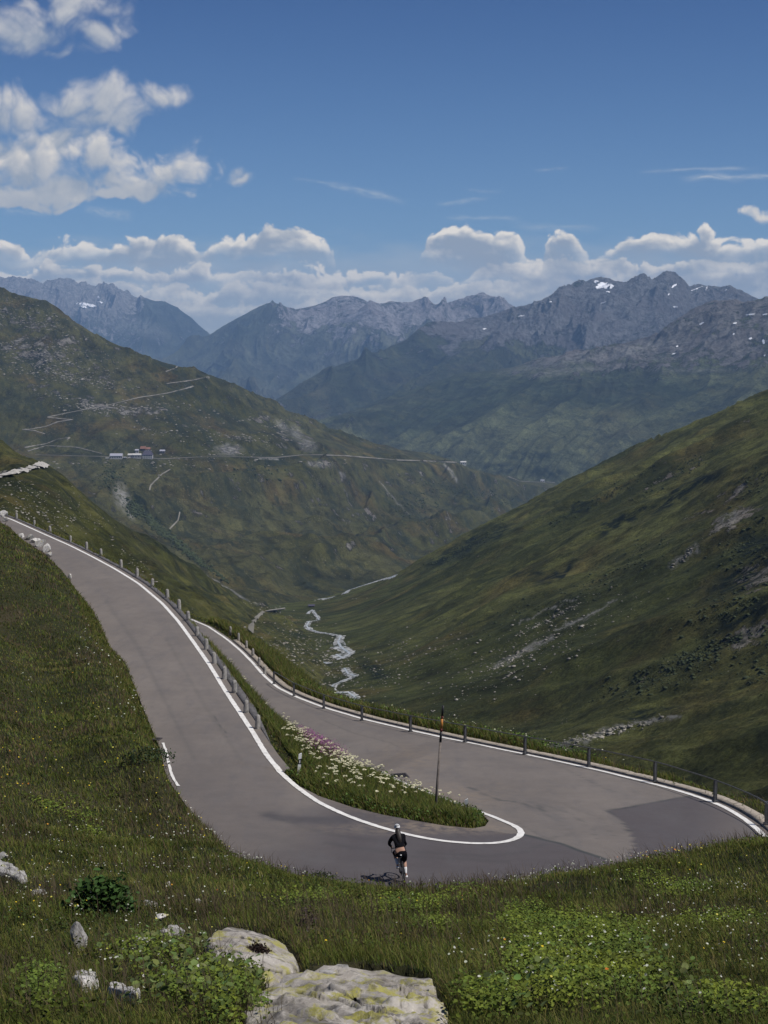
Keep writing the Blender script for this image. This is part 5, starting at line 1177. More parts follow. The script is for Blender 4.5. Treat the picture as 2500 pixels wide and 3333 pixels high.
# snow lying in the high hollows
M_snow = plain('old_snow', (.80, .81, .83), .8, .05, .01)
HM = ['right_mountains', 'shoulder_mountain']
for L_, w_ in (([(914, 118), (940, 110), (965, 108), (994, 112)], 54), ([(922, 104), (945, 101), (975, 107)], 40), ([(908, 94), (926, 88)], 28), ([(962, 133), (978, 137)], 16), ([(580, 241), (606, 238)], 16), ([(425, 296), (441, 294)], 16), ([(1240, 117), (1260, 100)], 22),
               ([(1226, 150), (1232, 142)], 12), ([(1325, 131), (1350, 122), (1375, 112)], 20), ([(1396, 112), (1392, 130)], 12), ([(1474, 132), (1480, 124)], 20), ([(1247, 199), (1268, 199)], 18), ([(1364, 276), (1386, 267)], 16), ([(1566, 236), (1604, 232)], 12), ([(1640, 234), (1659, 233)], 14),
               ([(1506, 272), (1522, 270)], 10), ([(1245, 407), (1264, 402)], 16), ([(1580, 342), (1588, 336)], 18), ([(1640, 342), (1646, 362)], 18), ([(1510, 315), (1512, 322)], 12), ([(1262, 375), (1268, 370)], 12), ([(1644, 413), (1652, 410)], 14), ([(716, 178), (722, 176)], 14), ([(936, 186), (960, 176)], 10)):
    drape('snow', HM, z2(L_), w_ if w_ > 25 else w_ * .62, M_snow, 6, taper=True, step=1.0, jit=1.0)
for L_, w_ in (([(335, 183), (365, 188), (395, 194), (420, 198)], 55), ([(345, 196), (370, 200)], 40), ([(422, 178), (445, 182)], 30), ([(330, 190), (350, 186)], 40), ([(425, 152), (430, 162)], 24)):
    drape('snow', ['far_range'], z1(L_), w_, M_snow, 10, taper=True, step=1.0, jit=1.6)

# buildings
def house(label, x0, x1, ytop, ybase, depth, wall, roof, roof_h=.42, rz=0.0, nwin=5, floors=2, names=LH, hip=False, name='house', cat='building'):
    h_ = hit_down(names, (x0 + x1) / 2, ybase); m = (h_[0] - CAM).length / FD; W_ = (x1 - x0) * m; H_ = (ybase - ytop) * m
    root = empty(name, h_[0], rz); tag(root, label, cat); wh = H_ * (1 - roof_h)
    bm = bmesh.new(); box(bm, -W_ / 2, W_ / 2, 0, depth, -2.5, wh)
    bm_obj('wall', bm, wall, root)
    bm = bmesh.new(); e = .5; ix = W_ * .18 if hip else 0
    a = [bm.verts.new(v) for v in ((-W_ / 2 - e, -e, wh + .03), (W_ / 2 + e, -e, wh + .03), (W_ / 2 + e, depth + e, wh + .03), (-W_ / 2 - e, depth + e, wh + .03), (-W_ / 2 - e + ix, depth / 2, H_), (W_ / 2 + e - ix, depth / 2, H_))]
    for f in ((0, 1, 5, 4), (2, 3, 4, 5), (0, 4, 3), (1, 2, 5), (3, 2, 1, 0)): bm.faces.new([a[k_] for k_ in f])
    bm_obj('roof', bm, roof, root)
    for fl in range(floors):
        for k_ in range(nwin):
            x_ = -W_ / 2 + (k_ + .5) * W_ / nwin; z_ = wh * (fl + .35) / floors; bm = bmesh.new(); box(bm, x_ - W_ / nwin * .27, x_ + W_ / nwin * .27, -.06, .04, z_, z_ + wh * .42 / floors); bm_obj('window', bm, M_dwin, root)
    return root
M_dwin = colmat('dark_window', (.03, .035, .045), .3); M_wwall = colmat('white_wall', (.36, .35, .34), .8); M_rlav = colmat('pale_metal_roof', (.30, .30, .34), .6); M_rdark = colmat('dark_slate_roof', (.055, .05, .075), .7); M_rred = colmat('brown_red_roof', (.20, .10, .075), .8); M_awn = colmat('white_canopy', (.46, .45, .42), .8); M_dwall = colmat('dark_timber_wall', (.10, .085, .08), .9)
xh = lambda x: 199 + .104 * x; yh = lambda y: 949 + .104 * y
house('long white inn building with a pale lilac roof, leftmost beside the hillside road', xh(372), xh(620), yh(296), yh(412), 13, M_wwall, M_rlav, .42, .05, 7, 1)
house('small white hut under a cream canopy, left of the wide canopy', xh(745), xh(838), yh(296), yh(388), 6, M_wwall, M_awn, .34, 0, 3, 1)
house('white terrace building under the wide bright canopy', xh(848), xh(1012), yh(294), yh(400), 7, M_wwall, M_awn, .3, 0, 5, 1)
house('big hotel with a dark slate roof beside the hillside road', xh(1040), xh(1248), yh(240), yh(406), 15, M_wwall, M_rdark, .52, .04, 6, 2, hip=True)
house('narrow pale house behind the terrace canopies', xh(895), xh(965), yh(205), yh(290), 7, M_wwall, M_rlav, .3, .1, 2, 1)
house('brown roofed chalet behind the dark slate hotel', xh(1000), xh(1100), yh(145), yh(250), 9, M_dwall, M_rred, .5, -.1, 3, 1)
house('smaller red roofed chalet up to the right of the brown one', xh(1105), xh(1205), yh(165), yh(245), 8, M_wwall, M_rred, .5, .15, 3, 1)
house('lone small hut standing right of the hotel group', xh(1405), xh(1505), yh(214), yh(290), 7, M_dwall, M_rlav, .4, 0, 2, 1, name='hut')
house('white building alone by the road on the far shoulder', 995, 1007, 990, 998.5, 10, M_awn, M_awn, .3, 0, 3, 1)
house('tiny white building at the far end of the hillside road', 1168, 1176, 1036, 1041.5, 10, M_awn, M_rlav, .3, 0, 2, 1)
house('low dark hut on the green knoll above the stream', 667, 679, 1306, 1311.5, 5, M_dwall, M_rdark, .5, .1, 2, 1, names=VH, name='hut')
def van(label, px, py, L_=5.4, col_=M_awn, names=LH):
    h_ = hit_down(names, px, py); root = empty('van', h_[0] + Vector((0, -3, .9)), .05); tag(root, label, 'van', None)
    bm = bmesh.new(); pr = [(-L_ / 2, .4), (L_ / 2, .4), (L_ / 2, 1.3), (L_ / 2 - .9, 2.3), (-L_ / 2, 2.4)]
    a = [bm.verts.new((x, -1, z)) for x, z in pr]; b = [bm.verts.new((x, 1, z)) for x, z in pr]; bm.faces.new(a); bm.faces.new(b[::-1])
    for k_ in range(5): bm.faces.new((a[k_], b[k_], b[(k_ + 1) % 5], a[(k_ + 1) % 5]))
    bm_obj('body', bm, col_, root)
    for x_ in (-L_ / 3, L_ / 3): bm = bmesh.new(); lathe(bm, [(.36, -.12), (.36, .12)], 12); w_ = bm_obj('wheel', bm, M_black, root); w_.rotation_euler = (math.pi / 2, 0, 0); w_.location = (x_, -.98, .36)
    bm = bmesh.new(); box(bm, L_ / 2 - 1.6, L_ / 2 - .8, -1.02, -.99, 1.4, 2.1); bm_obj('window', bm, M_dwin, root)
van('white camper van at the left end of the long white inn', xh(322), yh(408), 6.5); van('pale van parked right of the long white inn', xh(635), yh(392)); van('white van between the inn and the small canopy hut', xh(692), yh(392), 5, colmat('pale_paint', (.5, .5, .52), .4))

# scattered boulders and low shrubs on the slopes
def scatter(name, label, cat, names, regs, n, smin, smax, mat, seed, flat=.7, scale_d=True):
    rg = np.random.default_rng(seed); V = []; F = []; wts = np.array([r[2] * r[3] * (r[5] if len(r) > 5 else 1) for r in regs], float); wts /= wts.sum()
    bv, bf = [], []
    t_ = (1 + 5 ** .5) / 2
    base_v = np.array([(-1, t_, 0), (1, t_, 0), (-1, -t_, 0), (1, -t_, 0), (0, -1, t_), (0, 1, t_), (0, -1, -t_), (0, 1, -t_), (t_, 0, -1), (t_, 0, 1), (-t_, 0, -1), (-t_, 0, 1)]) / 1.9
    base_f = np.array([(0, 11, 5), (0, 5, 1), (0, 1, 7), (0, 7, 10), (0, 10, 11), (1, 5, 9), (5, 11, 4), (11, 10, 2), (10, 7, 6), (7, 1, 8), (3, 9, 4), (3, 4, 2), (3, 2, 6), (3, 6, 8), (3, 8, 9), (4, 9, 5), (2, 4, 11), (6, 2, 10), (8, 6, 7), (9, 8, 1)])
    k_ = 0
    for i in rg.choice(len(regs), n, p=wts):
        r = regs[i]; a = R(r[4]); u_, v_ = rg.normal(0, .5, 2); px = r[0] + u_ * r[2] * math.cos(a) - v_ * r[3] * math.sin(a); py = r[1] + u_ * r[2] * math.sin(a) + v_ * r[3] * math.cos(a)
        h_ = hit(names, px, py)
        if h_ is None: continue
        s = smin * (smax / smin) ** (rg.random() ** 2.2) 
        vv = base_v * rg.uniform(.6, 1.2, (12, 1)) * s * np.array([rg.uniform(.8, 1.5), rg.uniform(.8, 1.3), flat]) + np.array(h_[0]) + np.array([0, 0, s * flat * .1])
        V.append(vv); F.append(base_f + k_ * 12); k_ += 1
    o = raw_mesh(name, np.concatenate(V), np.concatenate(F), mat, 3, False); tag(o, label, cat, kind='stuff'); return o
M_scree = plain('scree_stone', (.215, .20, .17), .95, .35, .05); M_shrub = plain('alpine_shrub', (.032, .042, .016), .95, .4, .1)
scatter('scree', 'pale scattered boulders and ledges over the upper left hillside', 'scree', LH, [(70,690,120,34,18),(110,790,160,34,5),(90,760,120,20,5,2),(170,820,120,16,10,2),(210,880,70,14,5,3),(290,885,80,10,-4,3),(110,850,70,14,12),(330,760,60,14,20),(560,905,40,8,-5,2),(520,945,70,8,8,2),(360,1000,200,20,0,.3),(600,930,40,30,30),(400,900,200,60,10,.25),(480,980,80,10,0,1),(700,1000,80,8,2,.8),(330,930,60,10,10,1)], 3400, .7, 4.0, M_scree, 5, .5)
scatter('scree', 'loose pale stones lying over the valley floor by the stream', 'scree', ['valley_hillside', 'near_slope'], [(620,1400,90,50,0),(690,1290,90,10,0),(640,1340,60,20,0),(720,1420,60,60,20),(850,1440,200,60,-20,.3),(560,1300,40,16,20,2),(1150,1400,200,60,-28,.4),(1200,1330,90,6,-27,2),(1300,1585,120,10,-14,2),(1100,1425,70,6,-27,3),(1480,1200,40,8,-40,3)], 2400, .25, 1.15, M_scree, 6, .5)
scatter('scree', 'small pale stones on the near green slope at left', 'scree', ['near_slope'], [(60,1060,120,24,10),(180,1110,90,14,30),(100,1110,120,30,15),(300,1220,60,14,35),(560,1300,40,20,30,2),(400,1330,100,20,30,.4)], 600, .12, .55, M_scree, 7, .5)
scatter('shrubs', 'dark low shrubs spread over the big right hillside', 'shrubs', VH, [(1020,1175,90,18,-35,3),(960,1205,60,12,-30,3),(1080,1140,60,10,-30,2),(1250,1100,120,16,-33),(1350,1050,120,14,-30),(1480,1010,120,20,-30,1),(1600,1180,90,60,-30,.5),(1620,1050,60,30,-35,.8),(1580,1300,120,40,-28,.5),(1540,1400,120,16,-22,1.5),(800,1445,36,12,20,3),(870,1570,60,18,12,3),(1300,1250,160,40,-28,.5),(1450,1450,160,40,-20,.6),(1100,1330,140,30,-25,.4),(1640,1440,60,60,-20,.4)], 2800, .3, 1.2, M_shrub, 8, .6)
scatter('shrubs', 'dark bushes along the ravine on the left', 'shrubs', ['pass_hillside', 'near_slope'], [(290,1100,20,16,60,3),(330,1130,50,10,45,4),(380,1170,50,8,40,4),(420,1205,36,6,35,3),(470,1240,36,5,34,2),(1000,1060,80,16,10),(1100,1085,50,10,-10),(900,1090,60,40,-30,.4),(560,1010,50,30,20,.3),(240,1030,30,30,0)], 2600, .8, 3.6, M_shrub, 9, .9)

# ------------------------------------------------------------------ cyclist
r_ = ROADB.ray_cast(CAM, ray(873.5, 1914).normalized())[0]
HEAD = R(5); LEAN = R(-6)
fwd = Vector((-math.sin(HEAD), math.cos(HEAD), 0)); org = r_ + fwd * .41; org.z += .01
def place(o): o.location = org; o.rotation_euler = (0, LEAN, HEAD)
bike = empty('bicycle', org); place(bike); tag(bike, 'black road bicycle with a white saddle ridden up the bend', 'bicycle')
M_frame = colmat('bike_frame', (.010, .010, .012), .3); M_tyre = colmat('tyre_rubber', (.012, .012, .012), .7); M_rim = colmat('rim', (.03, .03, .033), .35); M_wht = colmat('white_parts', (.72, .72, .72), .5, .05); M_met = plain('bright_metal', (.5, .5, .5), .3, .1, 10, .8)
def torus(bm, cy, cz, Rr, r, n=40, m=8):
    rings = [[bm.verts.new((r * math.cos(2 * math.pi * j / m), cy + (Rr + r * math.sin(2 * math.pi * j / m)) * math.cos(2 * math.pi * i / n), cz + (Rr + r * math.sin(2 * math.pi * j / m)) * math.sin(2 * math.pi * i / n))) for j in range(m)] for i in range(n)]
    for i in range(n):
        for j in range(m): bm.faces.new((rings[i][j], rings[(i + 1) % n][j], rings[(i + 1) % n][(j + 1) % m], rings[i][(j + 1) % m]))
for cy, nm in ((-.41, 'rear'), (.58, 'front')):
    w_ = empty('wheel', (0, 0, 0)); w_.parent = bike
    bm = bmesh.new(); torus(bm, cy, .34, .325, .018); bm_obj('tyre', bm, M_tyre, w_, True)
    bm = bmesh.new(); torus(bm, cy, .34, .292, .018, 40, 6); bm_obj('rim', bm, M_rim, w_, True)
    bm = bmesh.new()
    for k_ in range(20):
        a = k_ * math.pi / 10; tube(bm, [((-1) ** k_ * .025, cy + .02 * math.cos(a), .34 + .02 * math.sin(a)), (0, cy + .29 * math.cos(a + .2), .34 + .29 * math.sin(a + .2))], .0018, 4)
    tube(bm, [(-.05, cy, .34), (.05, cy, .34)], .016, 8); bm_obj('spokes', bm, M_met, w_)
bm = bmesh.new(); BB = (0, 0, .275); ST = (0, -.16, .79); HT = (0, .40, .83); HB = (0, .44, .69)
tube(bm, [BB, ST], .017); tube(bm, [ST, HT], .016); tube(bm, [BB, HB], .021); tube(bm, [HT, HB], .019)
for s in (-1, 1): tube(bm, [(s * .02, -.01, .27), (s * .06, -.41, .34)], .011); tube(bm, [(s * .012, -.155, .76), (s * .06, -.41, .34)], .008)
bm_obj('frame', bm, M_frame, bike, True)
bm = bmesh.new(); tube(bm, [HB, (0, .46, .65)], .02)
for s in (-1, 1): tube(bm, [(s * .03, .46, .65), (s * .045, .50, .55), (s * .05, .58, .34)], [.014, .013, .009])
bm_obj('fork', bm, M_frame, bike, True)
bm = bmesh.new(); tube(bm, [ST, (0, -.19, .90)], .014); bm_obj('seat_post', bm, M_wht, bike, True)
def blobmesh(fn, nu=20, nv=14):
    V = []; F = []
    for j in range(nv + 1):
        for i in range(nu): V.append(fn(2 * math.pi * i / nu, math.pi * j / nv))
    for j in range(nv):
        for i in range(nu): F.append((j * nu + i, j * nu + (i + 1) % nu, (j + 1) * nu + (i + 1) % nu, (j + 1) * nu + i))
    return V, F
V, F = blobmesh(lambda u_, v_: ((.062 - .040 * max(0, (-math.cos(v_) * -1)) ) * math.sin(v_) * math.cos(u_), -.20 - .135 * -math.cos(v_) * -1, .925 + .018 * math.sin(v_) * math.sin(u_)))
mesh_obj('saddle', V, F, M_wht, bike, True)
bm = bmesh.new(); tube(bm, [HT, (0, .42, .87), (0, .50, .885)], .016); tube(bm, [(-.205, .50, .885), (.205, .50, .885)], .014)
for s in (-1, 1): tube(bm, [(s * .205, .50, .885), (s * .21, .57, .885), (s * .21, .605, .84), (s * .215, .57, .78), (s * .22, .49, .765)], .014); tube(bm, [(s * .21, .58, .885), (s * .21, .615, .925)], [.016, .013])
bm_obj('handlebar', bm, M_frame, bike, True)
cr = empty('crankset', (0, 0, 0)); cr.parent = bike
bm = bmesh.new(); tube(bm, [(-.07, 0, .275), (.07, 0, .275)], .018); torus(bm, 0, .275, .09, .006, 30, 5); tube(bm, [(.07, 0, .275), (.085, .03, .11)], [.012, .009]); tube(bm, [(-.07, 0, .275), (-.085, -.03, .44)], [.012, .009]); bm_obj('crank', bm, M_frame, cr, True)
for s, y_, z_ in ((1, .03, .11), (-1, -.03, .44)): bm = bmesh.new(); box(bm, min(s * .09, s * .16), max(s * .09, s * .16), y_ - .035, y_ + .035, z_ - .01, z_ + .01); bm_obj('pedal', bm, M_black, cr)
bm = bmesh.new(); lathe(bm, [(.036, .42), (.036, .58), (.030, .60), (.016, .61), (.016, .635)], 14, 0, -.02)
bt = bm_obj('water_bottle', bm, M_wht, bike, True); bt.location = (0, .04, -.02); bt.rotation_euler = (R(18), 0, 0)

def skin(name, J, E, mat, parent, levels=2, root=0):
    me = bpy.data.meshes.new(name); me.from_pydata([j[:3] for j in J], E, []); o = bpy.data.objects.new(name, me); COL.objects.link(o); o.parent = parent
    md = o.modifiers.new('Skin', 'SKIN'); md.use_smooth_shade = True
    for i, j in enumerate(J):
        sv = me.skin_vertices[0].data[i]; r = j[3]; sv.radius = r if isinstance(r, tuple) else (r, r); sv.use_root = (i == root)
    sb = o.modifiers.new('Sub', 'SUBSURF'); sb.levels = levels; sb.render_levels = levels
    me.materials.append(mat); return o
M_skin = plain('skin', (.42, .25, .18), .55, .08, 5); M_cloth = plain('black_jersey', (.007, .007, .009), .95, .1, 14, 0, .05); M_short = plain('black_shorts', (.006, .006, .008), .95, .1, 14, 0, .05); M_hair = colmat('dark_hair', (.022, .017, .014), .5, .3); M_sock = colmat('white_sock', (.75, .75, .74), .8, .04)
per = empty('person', org); place(per); tag(per, 'person in white helmet, black cropped top and shorts riding the bicycle up the bend', 'person')
hip = (0, -.20, 1.00); sh = {}
J = [(0, -.20, .99, (.185, .13)), (0, -.155, 1.11, (.145, .105)), (0, -.08, 1.25, (.15, .11)), (0, -.01, 1.39, (.17, .115)), (0, .03, 1.46, .06), (0, .065, 1.51, .052), (0, .10, 1.59, (.078, .095)), (0, .105, 1.67, (.07, .085)), (0, .195, 1.585, .018)]
E = [(0, 1), (1, 2), (2, 3), (3, 4), (4, 5), (5, 6), (6, 7), (6, 8)]
def chain(start, pts):
    k = start
    for p_ in pts: J.append(p_); E.append((k, len(J) - 1)); k = len(J) - 1
    return k
arms = {}
for s in (-1, 1):
    bend = .29 if s < 0 else .19
    w_ = chain(3, [(s * .165, .0, 1.405, .056), (s * (bend - .03), .09, 1.27, .045), (s * bend, .20, 1.14, .040), (s * .235, .38, 1.01, .033), (s * .215, .49, .935, .025), (s * .212, .545, .925, (.034, .020))])
    arms[s] = [j[:3] for j in J[-6:]]
    for f_, (dx, L_) in enumerate(((-.024, .040), (-.008, .047), (.008, .044), (.022, .034))):
        chain(w_, [(s * .212 + s * dx, .575, .925, .0085), (s * .212 + s * dx * 1.1, .575 + L_ * .5, .915, .008), (s * .212 + s * dx, .575 + L_ * .7, .885, .0075)])
    chain(w_, [(s * .185, .535, .915, .009), (s * .178, .565, .895, .0085)])
legs = {}
for s, knee, ank, toe in ((1, (.115, .10, .60), (.105, -.03, .215), (.12, .09, .115)), (-1, (-.15, .20, .84), (-.115, -.06, .54), (-.12, .06, .455))):
    hp = (s * .095, -.18, .95)
    mid = tuple((hp[i] + knee[i]) / 2 for i in range(3)); calf = tuple(knee[i] * .65 + ank[i] * .35 - (0.02 if i == 1 else 0) for i in range(3))
    chain(0, [(*hp, .118), (*mid, .092), (*knee, .062), (*calf, .062), (*ank, .034), (toe[0], toe[1] - .09, toe[2] + .03, .036), (*toe, .030)])
    legs[s] = (hp, mid, knee, calf, ank, toe)
skin('body', J, E, M_skin, per)
# clothes follow the same joints a little larger
J, E = [(0, -.165, 1.115, (.152, .122)), (0, -.08, 1.26, (.158, .124)), (0, -.01, 1.39, (.175, .126)), (0, .03, 1.455, .078)], [(0, 1), (1, 2), (2, 3)]
for s in (-1, 1):
    A_ = arms[s]; chain(2, [(*A_[0], .082), (*A_[1], .062), (*A_[2], .050), (*A_[3], .040), (*A_[4], .031)])
skin('cropped_top', J, E, M_cloth, per, root=1)
J, E = [(0, -.20, .99, (.215, .155)), (0, -.155, 1.09, (.178, .135))], [(0, 1)]
for s in (-1, 1):
    hp, mid, knee, calf, ank, toe = legs[s]; nk = tuple(mid[i] * .35 + knee[i] * .65 for i in range(3)); chain(0, [(*hp, .138), (*mid, .112), (*nk, .092), (*knee, .080)])
skin('shorts', J, E, M_short, per)
for s in (-1, 1):
    hp, mid, knee, calf, ank, toe = legs[s]; J, E = [], []
    c2 = tuple(calf[i] * 1.0 + ank[i] * .0 for i in range(3)); J = [(*c2, .068), (*ank, .040)]; E = [(0, 1)]; skin('sock', J, E, M_sock, per)
    heel = (toe[0], toe[1] - .16, toe[2] + .025); J = [(*heel, (.040, .038)), (toe[0], toe[1] - .07, toe[2] + .015, (.046, .036)), (toe[0], toe[1] + .02, toe[2], (.044, .028))]; E = [(0, 1), (1, 2)]; skin('shoe', J, E, M_wht if s > 0 else M_wht, per)
hx = .0
J = [(0, .07, 1.63, (.092, .085)), (0, .0, 1.55, (.088, .065)), (.01, -.07, 1.48, (.090, .05)), (.02, -.125, 1.40, (.082, .042)), (.03, -.165, 1.32, (.060, .032)), (.035, -.185, 1.25, .018)]
skin('hair', J, [(i, i + 1) for i in range(5)], M_hair, per)
def hel(u_, v_):
    x = .092 * math.sin(v_) * math.cos(u_); y = .128 * math.sin(v_) * math.sin(u_); z = .105 * math.cos(v_); z = max(z, -.022 - .02 * math.sin(u_))
    return (x, .105 + y, 1.665 + z + .02 * (y / .128) * -1)
V, F = blobmesh(hel, 28, 16); he = mesh_obj('helmet', V, F, M_wht, per, True)
for k_, (x_, a0, a1) in enumerate(((-.055, .55, 1.1), (-.028, .35, 1.2), (0, .30, 1.25), (.028, .35, 1.2), (.055, .55, 1.1))):
    for sgn in (-1, 1):
        bm = bmesh.new(); pts = []
        for q in range(6):
            a = a0 + (a1 - a0) * q / 5; kx = math.sqrt(max(.05, 1 - (x_ / .092) ** 2)); pts.append((x_, .105 + sgn * .131 * math.sin(a) * kx, 1.665 + .108 * math.cos(a) * kx + -.02 * sgn * math.sin(a)))
        tube(bm, pts, [.003, .008, .009, .009, .008, .003], 6); bm_obj('vent', bm, M_black, he, True)
V, F = blobmesh(lambda u_, v_: (.009 * math.sin(v_) * math.cos(u_), .009 * math.sin(v_) * math.sin(u_), .009 * math.cos(v_)), 10, 8)
for s in (-1, 1): e_ = mesh_obj('eye', V, F, M_black, per, True); e_.location = (s * .03, .183, 1.615)

# ------------------------------------------------------------------ cloud picture computed from noise (survey rows/columns)
SKX0, SKX1, SKY0, SKY1, SKSTEP = -330, 1980, -110, 800, 1.8
def make_clouds():
    xs = np.arange(SKX0, SKX1, SKSTEP); ys = np.arange(SKY0, SKY1, SKSTEP)
    X, Y = np.meshgrid(xs.astype(np.float32), ys.astype(np.float32))
    def billow(x, y, oct, seed, gain=0.5):
        s = 0; a = 1; t = 0
        for k in range(oct):
            s = s + a * np.abs(pn(x, y, seed + 13 * k)) * 1.7; t += a; a *= gain; x = x * 2.11 + 5.3; y = y * 2.11 + 1.7
        return s / t
    def shadow(D, step, n, k):
        """optical depth towards the sun (up and to the right)"""
        tau = np.zeros_like(D)
        for i in range(1, n + 1):
            dx = int(round(-step * i * 0.50)); dy = int(round(step * i * 0.86))
            S = np.roll(np.roll(D, dy, 0), dx, 1)
            tau += S * (1.0 - 0.5 * i / n)
        return np.exp(-tau * k / n)
    rgb = np.zeros(X.shape + (3,), np.float32); alp = np.zeros(X.shape, np.float32)
    def over(c, a):
        nonlocal rgb, alp
        rgb = c * a[..., None] + rgb * (1 - a[..., None]); alp = a + alp * (1 - a)
    LIT = np.array([0.63, 0.615, 0.59]); SHD = np.array([0.265, 0.315, 0.40])
    # thin streaks
    def streak(x0, y0, x1, y1, w, amt, seed):
        dx, dy = x1 - x0, y1 - y0; L = math.hypot(dx, dy)
        t = ((X - x0) * dx + (Y - y0) * dy) / L / L; d = ((X - x0) * dy - (Y - y0) * dx) / L
        d = d + pn(X / 60, Y / 20, seed) * w * .9
        f = fbm(t * 7, d / 5, 4, seed + 1) + .55
        a = np.exp(-(d / w) ** 2) * sstep(-.05, .25, t) * (1 - sstep(.7, 1.05, t)) * np.clip(f, 0, 1) * amt
        over(np.array([.46, .52, .60]), np.clip(a, 0, 1))
    for s in ((1380, 370, 1640, 362, 3.2, .5), (1470, 386, 1720, 378, 6, .75), (700, 398, 880, 434, 6, .45), (1150, 368, 1230, 364, 3, .3), (960, 470, 1130, 472, 3.5, .4), (940, 442, 1060, 428, 4, .35), (1000, 410, 1090, 415, 3, .2),
              (180, 450, 290, 470, 8, .45), (40, 428, 160, 432, 8, .5), (630, 385, 760, 400, 3, .25), (1100, 488, 1300, 496, 7, .3), (0, 455, 110, 462, 6, .3)):
        streak(*s, seed=int(s[0] + 7))
    # cumulus banks above the horizon, the far ones first
    def bank(top, bumps, thick, scale, seed, base, fade, k=7.0, dens=1.0, light=1.0):
        ty = np.interp(xs, [p[0] for p in top], [p[1] for p in top]); ty = np.broadcast_to(ty[None, :], X.shape)
        Xw = X + pn(X / scale * .6, Y / scale * .8, seed + 5) * scale * .5; Yw = Y + pn(X / scale * .6, Y / scale * .8, seed + 6) * scale * .35
        b = billow(Xw / scale, Yw / scale * 1.25, 5, seed, 0.52)
        hole = fbm(Xw / scale / 2.2, Yw / scale / .8, 5, seed + 40) * 1.05
        f = (Yw - ty) / thick + (b - 0.42) * bumps + hole * 0.9
        D = np.clip(f, 0, 1.3) * (1 - sstep(base - fade, base, Yw + hole * 30))
        tr = shadow(D, 3.2, 14, k)
        det = billow(Xw / scale * 2.3, Yw / scale * 2.3, 4, seed + 9)
        big = fbm(X / 110, Y / 34, 4, seed + 60)
        L = np.clip(tr * 1.05 + (det - .4) * .28 + (b - .42) * .35 * light + big * .95 - .04, 0, 1) * light
        a = sstep(-.02, 0.42, f) * (1 - sstep(base - fade, base + 6, Yw + hole * 40)) * dens
        hz = sstep(560, 740, Y)[..., None]
        c = SHD * .92 + (LIT * 1.26 - SHD * .92) * L[..., None] ** 1.25; c = c * (1 - hz * .25) + np.array([.34, .40, .48]) * hz * .25
        over(c, np.clip(a, 0, 1))
    veil = sstep(500, 590, Y + fbm(X / 120, Y / 30, 4, 3) * 40) * .62
    over(np.array([.33, .40, .50]), veil)
    bank([(-500, 640), (0, 648), (300, 640), (600, 660), (900, 632), (1100, 622), (1400, 630), (2160, 640)], 1.6, 14, 30, 301, 760, 60, 3.5, .80, .93)
    bank([(-500, 600), (0, 622), (200, 600), (380, 622), (520, 616), (800, 625), (1000, 610), (1100, 600), (1300, 590), (1659, 590), (2160, 580)], 1.7, 14, 36, 411, 690, 50, 4, .80, .95)
    bank([(-500, 570), (0, 580), (120, 575), (300, 580), (420, 572), (560, 590), (700, 580), (800, 585), (1000, 610), (1050, 575), (1100, 560), (1180, 548), (1290, 548), (1400, 570), (1500, 562), (1659, 560), (2160, 550)], 1.7, 16, 46, 521, 640, 50, 4.5, .85, 1.0)
    bank([(-500, 500), (0, 512), (40, 520), (70, 545), (110, 530), (180, 528), (220, 535), (260, 522), (320, 510), (375, 494), (410, 520), (440, 540), (480, 520), (540, 500), (620, 484), (680, 508), (720, 550), (740, 640), (900, 650), (905, 560), (925, 512), (1000, 488), (1060, 500), (1120, 512), (1140, 560), (1165, 590), (1185, 520), (1220, 503), (1255, 520), (1280, 560), (1300, 548), (1360, 514), (1420, 505), (1460, 496), (1530, 495), (1560, 520), (1600, 530), (1625, 522), (1659, 514), (1800, 520), (2160, 490)],
         1.3, 22, 56, 631, 596, 70, 6.0, .94, 1.04)
    # the big soft cumulus on the left
    def puff(ells, scale, seed, soft, k, amp=0.9, light=1.0):
        Xw = X + fbm(X / scale * .5, Y / scale * .5, 3, seed + 5) * scale * .9; Yw = Y + fbm(X / scale * .5, Y / scale * .5, 3, seed + 6) * scale * .6
        m = np.full(X.shape, -2.0)
        for cx, cy, rx, ry, *q in ells:
            m = np.maximum(m, (1 - np.sqrt(((Xw - cx) / rx) ** 2 + ((Yw - cy) / ry) ** 2)) * (q[0] if q else 1))
        b = billow(Xw / scale, Yw / scale, 6, seed, 0.48); f2 = fbm(X / scale * 1.1, Y / scale * 1.3, 6, seed + 70, .5)
        f = m + (b - 0.40) * amp + f2 * 0.55
        D = np.clip(f * 1.25, 0, 1.2)
        tr = shadow(D, 5.5, 18, k)
        det = billow(Xw / scale * 2, Yw / scale * 2, 5, seed + 9, .55)
        L = np.clip(tr * 1.02 + (det - .4) * .16 + (b - .4) * .34 + fbm(X / 90, Y / 60, 3, seed + 61) * .25, 0, 1) * light
        over(SHD * 1.0 + (LIT * 1.12 - SHD) * L[..., None], np.clip(sstep(-0.04, soft, f), 0, 1) * .97)
    puff([(60, 415, 160, 30), (20, 440, 120, 20), (240, 420, 120, 16)], 60, 811, .5, 4, .7, .35)
    puff([(20, 60, 200, 66), (150, 20, 150, 60), (210, 70, 85, 36, .9), (120, 110, 60, 16, .6), (-200, 60, 200, 120)], 85, 711, 1.15, 4.2, .8, .92)
    puff([(-20, 245, 130, 62), (55, 245, 85, 62), (210, 235, 125, 72), (120, 300, 140, 55), (340, 208, 80, 36, .8), (10, 330, 150, 70), (-150, 250, 160, 110)], 80, 731, .95, 5.8, .75, .97)
    puff([(235, 340, 95, 44), (360, 365, 105, 54), (290, 395, 140, 40), (60, 370, 160, 60), (130, 400, 150, 40), (-100, 380, 160, 80)], 66, 751, .85, 6.4, .75, .97)
